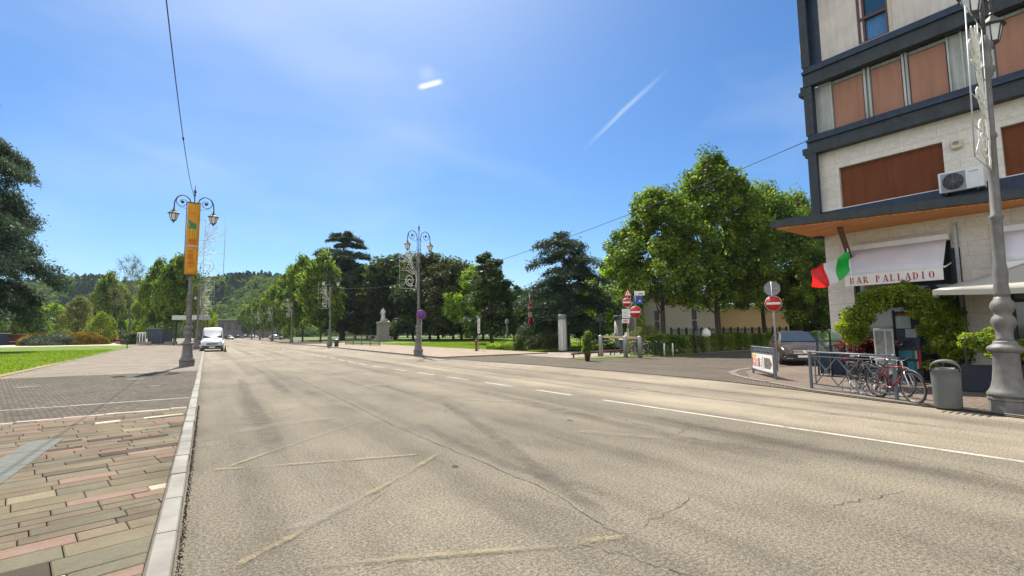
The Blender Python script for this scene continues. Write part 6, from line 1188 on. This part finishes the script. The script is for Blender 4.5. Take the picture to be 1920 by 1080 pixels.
# canopy: outer edge runs at an angle to the facade
inv = BL.inverted(); loc = lambda x, y: (lambda v: (v.x, v.y))(inv @ Vector((x, y, 0)))
o0, o1_ = loc(15.75, 8.70), loc(17.9, 3.2); o2_ = (LEN, o1_[1]+(LEN-o1_[0])*.06)
cp = [o0, o1_, o2_, (LEN, -.0), (-.26, -.0), (-.26, 6.0), (o0[0], 6.0)]
k = MB(); k.prism(cp, 5.03, 5.26); k.build('canopy_fascia', M_DGRY, bar)
cp2 = [(o0[0]+.12, o0[1]+.12), (o1_[0], o1_[1]+.12), (LEN-.1, o2_[1]+.12), (LEN-.1, -.01), (-.2, -.01), (-.2, 5.8), (o0[0]+.1, 5.8)]
k = MB(); k.prism(cp2, 4.985, 5.028); k.build('canopy_soffit', M_SOF, bar)
k = MB(); k.prism([(x*1.0, y) for x, y in [(o0[0]+.3, o0[1]+.3), (o1_[0], o1_[1]+.2), (LEN, o2_[1]+.2), (LEN, -.17), (-.25, -.17), (-.3, 5)]], 5.262, 5.33); k.build('canopy_top', M_NAVY, bar)
# bar front: frame, glass, transom
fr = MB(); gl_ = []
for a, b in ops:
    for x in (a, b-.1, (a+b)/2-.04): fr.box(x, x+.09, .18, .28, 0, 4.42)
    for z in (.0, 2.35, 4.32): fr.box(a+.09, b-.1, .19, .27, z, z+.09)
fr.build('shopfront_frame', M_DGRY, bar)
for a, b in ops: bb('shop_glass', glass('shop_glass', (.03, .035, .035), .05), [(a+.1, (a+b)/2-.05, .22, .24, .1, 4.3), ((a+b)/2+.06, b-.1, .22, .24, .1, 4.3)])
bb('roller_shutter', mat('tan_shutter', (.22, .15, .10), .6), [(1.05+.0*i, 2.2, .12, .17, 2.5+i*.09, 2.58+i*.09) for i in range(8)])
bb('plinth', mat('plinth_stone', (.2, .19, .17), .8), [(edges[i]+(.0 if i else -.02), edges[i+1]+.0, -.04, -.001, 0, .35) for i in range(0, len(edges), 2)])
bb('drainpipe', M_STEEL, [(3.52, 3.60, -.1, -.02, 0, 4.8)]); bb('pilaster_frame', M_DGRY, [(3.42, 3.62, -.045, -.003, 0, 4.05)])
bb('wall_lamp', M_BLK, [(.30, .36, -.10, -.002, 2.12, 2.2), (.30, .36, -.09, -.002, 2.0, 2.06)], None, .01)
bb('house_number', M_BLK, [(.33, .36, -.01, -.002, 1.45, 1.6)])
# strut from canopy to facade
s0 = inv @ pt(1576, 424, 15.2); k = MB(); st0 = inv @ at(1574, 426, 4.98); k.bar((st0.x, st0.y, 4.985), (.84, -.05, 3.78), .15, .08); k.build('canopy_strut', mat('brown_strut', (.10, .05, .035), .6), bar)
# awnings (things of their own)
M_AWN = mat('awning_cloth', (.66, .64, .68), .85, var=.05, scale=2, bmp=.001); M_VAL = mat('awning_valance', (.74, .72, .66), .85, var=.05, scale=2); M_TXR = mat('lettering_red', (.42, .01, .04), .7, var=.1)
def awning(x0, x1, label, word=None):
    root = empty('awning', (18.8, 8.45, 0), math.atan2(-.999, .046), label, 'awning'); k = MB(); k.bbox(x0, x1, -.24, -.02, 4.30, 4.50, .02); k.build('cassette', M_WHT, root)
    k = MB(); n = 8; xa = x0+.06; xb = x1-.06; c = [((xa+(xb-xa)*i/n), -.22-.60*j/4, 4.32-.88*j/4 + (.012*math.sin(i*2.1) if 0 < j < 4 else 0)) for j in range(5) for i in range(n+1)]
    k.add(c, [(j*(n+1)+i, j*(n+1)+i+1, (j+1)*(n+1)+i+1, (j+1)*(n+1)+i) for j in range(4) for i in range(n)], True); o = k.build('fabric', M_AWN, root); md = o.modifiers.new('t', 'SOLIDIFY'); md.thickness = .01
    k = MB(); k.box(xa, xb, -.835, -.825, 3.06, 3.43); k.build('valance', M_VAL, root); k = MB(); k.tube([(x0, -.82, 3.44), (x1+.02, -.82, 3.44)], .025, 8); k.build('front_bar', M_WHT, root)
    k = MB(); [k.bar((x, -.1, 3.6), (x, -.82, 3.42), .03) for x in (x0+.03, x1-.03)]; k.build('arm', M_WHT, root)
    if word:
        k = MB(); put = lambda x, z, p: (x, -.838 - (.004 if p else 0), z); h = .215; xs = x0+.20
        for ch in word:
            if ch == ' ': xs += .15; continue
            glyph(k, ch, xs, 3.13, h, put); xs += .19
        k.build('lettering', M_TXR, root)
awning(.80, 3.44, 'pale grey awning lettered BAR PALLADIO over the bar entrance', 'BAR PALLADIO'); awning(4.52, 7.16, 'second pale awning behind the big street lamp')
# air conditioner, siren box
ac = empty('air_conditioner', (18.8, 8.45, 0), math.atan2(-.999, .046), 'white air conditioning unit below the brown blind', 'air conditioner'); k = MB(); k.bbox(3.36, 4.36, -.42, -.125, 5.68, 6.30, .02); k.build('casing', M_WHT, ac)
k = MB(); k.lathe([(.245, 0), (.245, .01)], 28); k.xf(Matrix.Translation((3.70, -.424, 5.98)) @ Matrix.Rotation(math.pi/2, 4, 'X')); g = k.build('fan_opening', M_BLK, ac); k = MB(); [k.tube([(3.70+r*math.cos(a), -.442, 5.98+r*math.sin(a)) for a in [i*math.pi/10 for i in range(21)]], .004, 4, False) for r in (.05, .09, .13, .17, .21, .245)]; [k.bar((3.70, -.442, 5.98), (3.70+.24*math.cos(a), -.442, 5.98+.24*math.sin(a)), .006) for a in [i*.785 for i in range(8)]]; k.build('fan_guard', M_SG, g)
bb('grille_panel', M_SG, [(3.42, 3.98, -.426, -.4205, 5.71, 6.25)], ac); bb('maker_mark', M_BLK, [(4.06+.04*i, 4.09+.04*i, -.424, -.4205, 6.17, 6.19) for i in range(5)], ac); bb('bracket', M_DKST, [(3.5, 3.54, -.42, -.0, 5.62, 5.675), (4.2, 4.24, -.42, -.0, 5.62, 5.675)], ac)
sr = empty('siren_box', (18.8, 8.45, 0), math.atan2(-.999, .046), 'small cream alarm siren box on the stone wall', 'alarm box'); k = MB(); k.bbox(3.64, 3.92, -.14, -.022, 7.02, 7.30, .04); k.build('body', mat('cream_plastic', (.55, .47, .32), .5), sr); bb('louvre', M_BLK, [(3.71, 3.85, -.143, -.1405, 7.14+.03*i, 7.155+.03*i) for i in range(4)], sr)
# ---- flag of green white and red
M_FG = leafmat('flag_green', (.02, .50, .06), (.02, .50, .06), (.02, .52, .06), .6, (1, 1, 1)); M_FW = leafmat('flag_white', (.82, .82, .80), (.82, .82, .80), (.82, .82, .8), .6, (1, 1, 1)); M_FR = leafmat('flag_red', (.80, .02, .015), (.80, .02, .015), (.8, .02, .015), .6, (1, 1, 1))
fl = empty('flag', (0, 0, 0), 0, 'green white and red flag flying from a thin white pole', 'flag'); fd = 15.0; nu, nv = 30, 12
TR, BR_, TLf, BLf = pt(1590, 471, fd), pt(1595, 508, fd), pt(1521, 503, fd), pt(1527, 535, fd-.2); k = MB()
for i in range(nu+1):
    for j in range(nv+1):
        u, v_ = i/nu, j/nv; P = TR.lerp(TLf, u).lerp(BR_.lerp(BLf, u), v_)+Vector((0, 0, -.10*math.sin(u*math.pi)*(.6+v_)+.03*math.sin(u*11+v_*2)+.05*u*math.sin(v_*5))) + (-fw)*(.13*math.sin(u*9+v_*2.0)*u+.05*math.sin(v_*6+u*4)); k.v.append(tuple(P))
for s_, (a, b, m_, nm_) in enumerate(((0, 10, M_FG, 'green_band'), (10, 20, M_FW, 'white_band'), (20, 30, M_FR, 'red_band'))):
    q_ = MB(); q_.v = list(k.v); q_.f = [(i*(nv+1)+j, i*(nv+1)+j+1, (i+1)*(nv+1)+j+1, (i+1)*(nv+1)+j) for i in range(a, b) for j in range(nv)]; q_.m = [0]*len(q_.f); q_.sm = [True]*len(q_.f)
    used = sorted({i for f in q_.f for i in f}); mp_ = {o: n for n, o in enumerate(used)}; q_.v = [q_.v[i] for i in used]; q_.f = [tuple(mp_[i] for i in f) for f in q_.f]; q_.build(nm_, m_, fl)
k = MB(); k.tube([pt(1605, 582, 15.0), pt(1589, 466, 15.0)], .014, 8); k.build('pole', M_WHT, fl)
# ---- climbing plant arch and terrace
def P3(px, py, d): return pt(px, py, d)
arch_pts = []; ra = random.Random(4)
def seg(a, b, n, sp, d0=14.2, dj=.45):
    for i in range(n): f = ra.random(); x = a[0]+(b[0]-a[0])*f+ra.gauss(0, sp); y = a[1]+(b[1]-a[1])*f+ra.gauss(0, sp*.8); arch_pts.append(tuple(P3(x, y, d0+ra.uniform(-dj, dj))))
seg((1592, 612), (1600, 590), 20, 6); seg((1600, 598), (1645, 560), 55, 8); seg((1640, 565), (1700, 548), 60, 8); seg((1695, 552), (1750, 572), 60, 9); seg((1745, 575), (1780, 600), 55, 11, 13.6); seg((1765, 590), (1785, 650), 80, 14, 13.4); seg((1740, 600), (1770, 650), 50, 10, 13.6); seg((1720, 575), (1745, 590), 30, 8); seg((1790, 620), (1800, 655), 24, 7, 13.2); seg((1745, 585), (1795, 660), 90, 15, 13.5); seg((1700, 556), (1760, 590), 40, 10, 13.9); seg((1592, 600), (1604, 640), 26, 9, 14.2)
am = MB(); g0, g1 = at(1604, 712, .03), at(1776, 722, .03); am.tube([g0, P3(1600, 600, 14.2), P3(1640, 566, 14.2), P3(1700, 552, 14.1), P3(1760, 580, 13.8), P3(1778, 640, 13.4), g1], .05, 8); [am.tube([g1+Vector((dx, 0, 0)), P3(1778+dx*40, 640, 13.4), P3(1772, 600, 13.6)], .03, 6) for dx in (-.15, .15)]
ac2 = bush('climbing_plant_arch', arch_pts, .19, 190, .040, leafmat('leaf_climber', (.06, .10, .010), (.16, .22, .016), (.34, .38, .035), .48), 70, .9, stem=am); tag(ac2, 'leafy yellow green climber arching over the bar entrance', 'climbing plant')
ap2 = []
for i in range(46): ap2.append(tuple(pt(1808+ra.random()*80, 632+ra.gauss(0, 5)+(12 if i % 3 == 0 else 0), 11.2+ra.uniform(-.2, .3))))
for i in range(24): ap2.append(tuple(pt(1858+ra.random()*60, 655+ra.gauss(0, 12), 11.4+ra.uniform(-.2, .3))))
pl = empty('planter', (0, 0, 0), 0, 'dark navy planter box with a trained hedge beside the big lamp', 'planter'); pc = at(1838, 736, .03)
k = MB(); Tm = Matrix.Translation((pc.x+.1, pc.y-.1, .03)) @ Matrix.Rotation(math.atan2(-.9, .35), 4, 'Z'); k.bbox(-.45, .85, -.02, .42, 0, .66, .015, Tm); k.build('box', mat('navy_planter', (.012, .016, .032), .5), pl); k = MB(); k.box(-.42, .82, .01, .39, .662, .67, Tm); k.build('soil', MATS['dark_grit'], pl)
k = MB(); [k.bar(Tm @ Vector((x, .2, .6)), Tm @ Vector((x, .2, 1.55)), .035) for x in (-.3, .25, .8)]; k.bar(Tm @ Vector((-.3, .2, 1.3)), Tm @ Vector((.8, .2, 1.3)), .025); k.build('trellis', M_DKST, pl)
bush('x', ap2, .13, 130, .035, L_YEL, 71, .9, parent=pl)
# parasol
pcn = dep(1962, 12.6, .03); um = empty('parasol', pcn, math.radians(12), 'large white square parasol at the right edge of the terrace', 'parasol'); hw = 2.1; ze, za = 2.62, 3.5
k = MB(); nU = 8
for s_ in range(4):
    an = s_*math.pi/2; c, s2 = math.cos(an), math.sin(an); base = len(k.v); V_ = []
    for i in range(nU+1):
        f = i/nU; 
        for j in range(nU+1): g = -1+2*j/nU; x = hw*f; y = hw*f*g; z = za-(za-ze)*f**.86-.05*(1-g*g)*math.sin(f*math.pi)*.0-.06*(1-g*g)*f; V_.append((x*c-y*s2, x*s2+y*c, z))
    k.add(V_, [(i*(nU+1)+j, (i+1)*(nU+1)+j, (i+1)*(nU+1)+j+1, i*(nU+1)+j+1) for i in range(nU) for j in range(nU)], True)
o = k.build('canopy', leafmat('parasol_cloth', (.62, .60, .52), (.66, .64, .56), (.7, .68, .6), .45, (1, .97, .88)), um); md = o.modifiers.new('t', 'SOLIDIFY'); md.thickness = .008
k = MB()
for s_ in range(4):
    an = s_*math.pi/2; c, s2 = math.cos(an), math.sin(an); V_ = [(hw, hw*g, ze-.06*(1-g*g)-dz) for dz in (0, .13) for g in [-1+2*j/8 for j in range(9)]]; k.add([(x*c-y*s2, x*s2+y*c, z) for x, y, z in V_], [(j, j+1, 10+j, 9+j) for j in range(8)], True)
k.build('valance', MATS['parasol_cloth'], um); k = MB(); k.tube([(0, 0, 0), (0, 0, za+.1)], .03, 10); k.lathe([(.3, 0), (.3, .06), (.06, .1)], 16); k.build('pole', M_DKST, um)
k = MB(); [k.bar((0, 0, za-.08), (hw*sx*.97, hw*sy*.97, ze-.02), .02) for sx in (-1, 1) for sy in (-1, 1)]; k.build('rib', M_DKST, um)
# cream chair, posters, menu board, windbreaks, red plant
M_CRM = mat('cream_plastic_chair', (.6, .5, .28), .5)
ch = empty('terrace_chair', at(1828, 716, .03), 2.2, 'cream moulded chair behind the planter', 'chair'); k = MB(); k.bbox(-.23, .23, -.22, .22, .43, .46, .01); k.build('seat', M_CRM, ch); k = MB(); P = [(-.24, .22, .5), (-.25, .27, .86), (-.15, .29, .93), (.15, .29, .93), (.25, .27, .86), (.24, .22, .5)]; k.add(P+[(x, y+.02, z) for x, y, z in P], [(0, 1, 2, 3, 4, 5), (11, 10, 9, 8, 7, 6)]+[(i, 6+i, 6+(i+1) % 6, (i+1) % 6) for i in range(6)]); k.build('backrest', M_CRM, ch)
for sx in (-1, 1):
    for sy in (-1, 1): k = MB(); k.tube([(sx*.2, sy*.19, .43), (sx*.24, sy*.23, 0)], .014, 6); k.build('leg', M_CHR, ch)
fcb = Vector((-.93, -.36, 0)); qz = math.atan2(-.36, -.93)+math.pi/2
pb2 = dep(1694, 14.9, .03); po = empty('poster_board', pb2, qz-.25, 'tall dark stand covered with bright posters beside the entrance', 'poster stand'); k = MB(); k.bbox(-.30, .30, 0, .06, .1, 2.15, .01); k.box(-.34, -.3, -.03, .09, 0, 2.2); k.build('stand', M_DGRY, po)
def pq(name, col_, rects): 
    b = MB(); [b.box(x0, x1, -.006, -.001, z0, z1) for x0, z0, x1, z1 in rects]; return b.build(name, mat('poster_'+name, col_, .5, var=.12, scale=14), po)
pq('pale_paper', (.35, .42, .40), [(-.26, 1.62, .1, 2.0), (-.05, 1.34, .22, 1.6)]); pq('dark_poster', (.03, .04, .08), [(-.27, .95, .28, 1.30), (-.27, 1.38, -.08, 1.58), (-.27, .62, .16, .68), (-.27, .2, .28, .33)]); pq('lilac_notice', (.45, .40, .60), [(-.12, 1.02, .17, 1.28)]); pq('teal_poster', (.03, .30, .42), [(-.26, .69, .08, .94), (-.06, .34, .1, .61)]); pq('green_poster', (.03, .22, .15), [(.09, .69, .14, .94), (.11, .34, .17, .61)]); pq('white_poster', (.6, .6, .58), [(.145, .69, .19, .94), (.175, .4, .21, .61), (-.26, .40, -.18, .61)]); pq('red_poster', (.42, .02, .03), [(.2, .42, .28, .96)]); pq('red_header', (.42, .02, .03), [(-.22, 2.02, .05, 2.07)])
md_ = empty('menu_board', dep(1649, 14.6, .03), qz-.2, 'pale framed menu board left of the posters', 'menu board'); k = MB(); k.bbox(-.24, .24, 0, .04, .25, 1.62, .01); k.build('frame', M_WHT, md_); bb('sheet', mat('menu_sheet', (.30, .33, .30), .6, var=.35, scale=7), [(-.2, .02, -.008, -.001, .35, 1.55), (.06, .2, -.008, -.001, .35, 1.55)], md_); bb('foot', M_DKST, [(-.2, -.16, -.15, .2, 0, .25), (.16, .2, -.15, .2, 0, .25)], md_)
# windbreak panels
CG = clear_glass('windbreak_glass')
wp = [at(1536, 703, .03), at(1561, 704, .03), at(1587, 706, .03), at(1628, 711, .03)]
for i in range(3):
    a, b = wp[i], wp[i+1]; L = (b-a).length; w = empty('windbreak', a, math.atan2((b-a).y, (b-a).x), ['glass windbreak panel nearest the parked car', 'middle glass windbreak panel of the terrace', 'glass windbreak panel before the red leaved plant'][i], 'glass screen', 'glass windbreaks of the terrace')
    k = MB(); k.bbox(-.03, .03, -.03, .03, 0, 1.55, .005); k.build('post', M_DKST, w); k = MB(); k.bar((.03, 0, 1.2), (L-.03, 0, 1.2), .03); k.bar((.03, 0, .2), (L-.03, 0, .2), .03); k.build('rail', M_DKST, w); k = MB(); k.box(.03, L-.03, -.005, .005, .2, 1.5); k.build('pane', CG, w)
    if i < 2: k = MB(); k.bbox(.05, L-.05, -.02, .02, .05, .8, .01); k.build('lower_panel', M_NAVY, w)
rpb = at(1607, 712, .03); rpl = empty('red_leaved_plant', (0, 0, 0), 0, 'red leaved shrub in a dark pot under the climber', 'plant'); k = MB(); k.lathe([(.2, 0), (.27, .42), (.3, .45), (.26, .45)], 18, rpb); k.build('pot', M_BLK, rpl)
bush('x', [(rpb.x+.1+random.gauss(0, .2), rpb.y-.1+random.gauss(0, .2), .7+random.random()*.7) for _ in range(30)], .17, 90, .045, L_RED, 72, 1, parent=rpl)
rp2 = at(1650, 714, .03); rp3 = empty('dark_pot_plant', (0, 0, 0), 0, 'dark purple shrub beside the red leaved one', 'plant'); k = MB(); k.lathe([(.18, 0), (.25, .42), (.27, .45), (.24, .45)], 18, rp2); k.build('pot', M_BLK, rp3); bush('x', [(rp2.x+random.gauss(0, .2), rp2.y+random.gauss(0, .2), .65+random.random()*.6) for _ in range(26)], .15, 80, .04, leafmat('leaf_purple', (.03, .012, .02), (.06, .02, .03), (.12, .05, .05), .2, (1, 1, 1)), 73, 1, parent=rp3)
# ---- things behind the hedge
ol = at(1215, 664, .03); bo2 = bush('oleander_bush', blob((ol.x+.3, ol.y+.5, .2), 1.35, 1.0, 1.9, 110), .3, 110, .045, L_OLIVE, 74, 1.0, stem=MB().tube([ol+Vector((.3, .5, 0)), ol+Vector((.35, .5, 1.2))], .05, 6)); tag(bo2, 'loose grey green oleander between the bicycles and the hedge', 'bush')
bw = boxthing('white_building', 'low plain white building behind the big deciduous trees', 'building', 1205, 1343, 556, 640, 52, 9, mat('cream_wall', (.50, .48, .40), .85, var=.05, scale=.6), lambda r_, w, zb, zt: [MB().bbox(-w/2-.2, w/2+.1, -.3, 9.2, zt, zt+.2, .02).build('roof', M_SG, r_), MB().box(-w/2, w/2, -.03, -.002, 0, .5).build('plinth', M_PLI, r_)], 0)
by = boxthing('yellow_building', 'low ochre yellow building behind the hedge', 'building', 1346, 1475, 575, 640, 55, 9, mat('ochre_wall', (.46, .33, .17), .85, var=.05, scale=.6), lambda r_, w, zb, zt: [MB().bbox(-w/2-.05, w/2+.1, -.3, 9.2, zt, zt+.2, .02).build('roof', M_SG, r_), MB().box(-w/2, w/2, -.03, -.002, 0, .5).build('plinth', M_PLI, r_)], 0)
A, B = dep(1255, 44, .03), dep(1470, 47, .03); gf = empty('hedge_fence', (0, 0, 0), 0, 'dark spiked fence behind the clipped hedge', 'fence'); k = MB(); n = 96
for i in range(n+1): q_ = A.lerp(B, i/n); k.bar(q_, q_+Vector((0, 0, 1.75)), .035)
k.build('bars', M_DKST, gf); k = MB(); [k.bar(A.lerp(B, i/16), A.lerp(B, i/16)+Vector((0, 0, 1.85)), .13) for i in range(17)]; k.build('posts', M_DKST, gf); k = MB(); [k.bar(A+Vector((0, 0, z)), B+Vector((0, 0, z)), .05) for z in (.3, 1.6)]; k.build('rail', M_DKST, gf)
for i, (px, d, lb) in enumerate([(1299, 34, 'black traffic lights seen from behind in front of the white wall'), (1229, 36, 'black traffic light left of the nearest deciduous trunk')]):
    p = dep(px, d, .03); tl = empty('traffic_light', p, .3, lb, 'traffic light', 'traffic lights behind the hedge'); k = MB(); k.tube([(0, 0, 0), (0, 0, 2.3)], .06, 10); k.build('pole', M_DKST, tl)
    for z in (2.35, 1.55): k = MB(); k.bbox(-.16, .16, -.12, .12, z, z+.72, .03); [k.lathe([(.12, 0), (.13, .16)], 12, (0, 0, 0)) for _ in ()]; k.build('head', M_BLK, tl)
    for z in (2.5, 2.75, 2.95, 1.65, 1.88, 2.1): k = MB(); k.lathe([(.09, 0), (.10, .12), (.08, .12), (.075, 0)], 12); k.xf(Matrix.Translation((.16, 0, z)) @ Matrix.Rotation(math.pi/2, 4, 'Y')); k.build('visor', M_BLK, tl)
    if i == 0:
        for dx, z in ((-.55, 1.8), (.55, 1.75)): k = MB(); k.lathe([(.2, -.02), (.2, .02)], 20); k.xf(Matrix.Translation((dx, 0, z)) @ Matrix.Rotation(math.pi/2, 4, 'X')); k.bar((0, .03, z), (dx, .03, z), .04); k.build('round_sign_back', M_SG, tl)
p = dep(1320, 36, .03); k = MB(); k.lathe([(.28, 0), (.28, 1.15), (.33, 1.2), (.3, 1.5), (.15, 1.7), (.02, 1.75)], 16, p); tag(k.build('white_hydrant_post', M_SW), 'stubby white domed post behind the hedge', 'post')
for i, (px, lb) in enumerate(((1246, 'slim white marker post left of the hedge end'), (1262, 'slim white marker post right of the hedge end'))): k = MB(); k.lathe([(.05, 0), (.05, .75), (.03, .8)], 10, at(px, 667, .03)); tag(k.build('marker_post', M_SW), lb, 'post')
# ---- air: far things fade slightly to blue
if HAZE:
    hm = bpy.data.materials.new('haze_air'); hm.use_nodes = True; hn = hm.node_tree; hn.nodes.clear(); ho = hn.nodes.new('ShaderNodeOutputMaterial'); pv = hn.nodes.new('ShaderNodeVolumePrincipled'); pv.inputs['Density'].default_value = HAZE; pv.inputs['Color'].default_value = (.80, .88, 1, 1); hn.links.new(pv.outputs[0], ho.inputs['Volume'])
    k = MB(); k.box(-620, 1050, -70, 800, -1.3, 95); hz = k.build('haze', hm); tag(hz, 'thin blue air', kind='stuff')
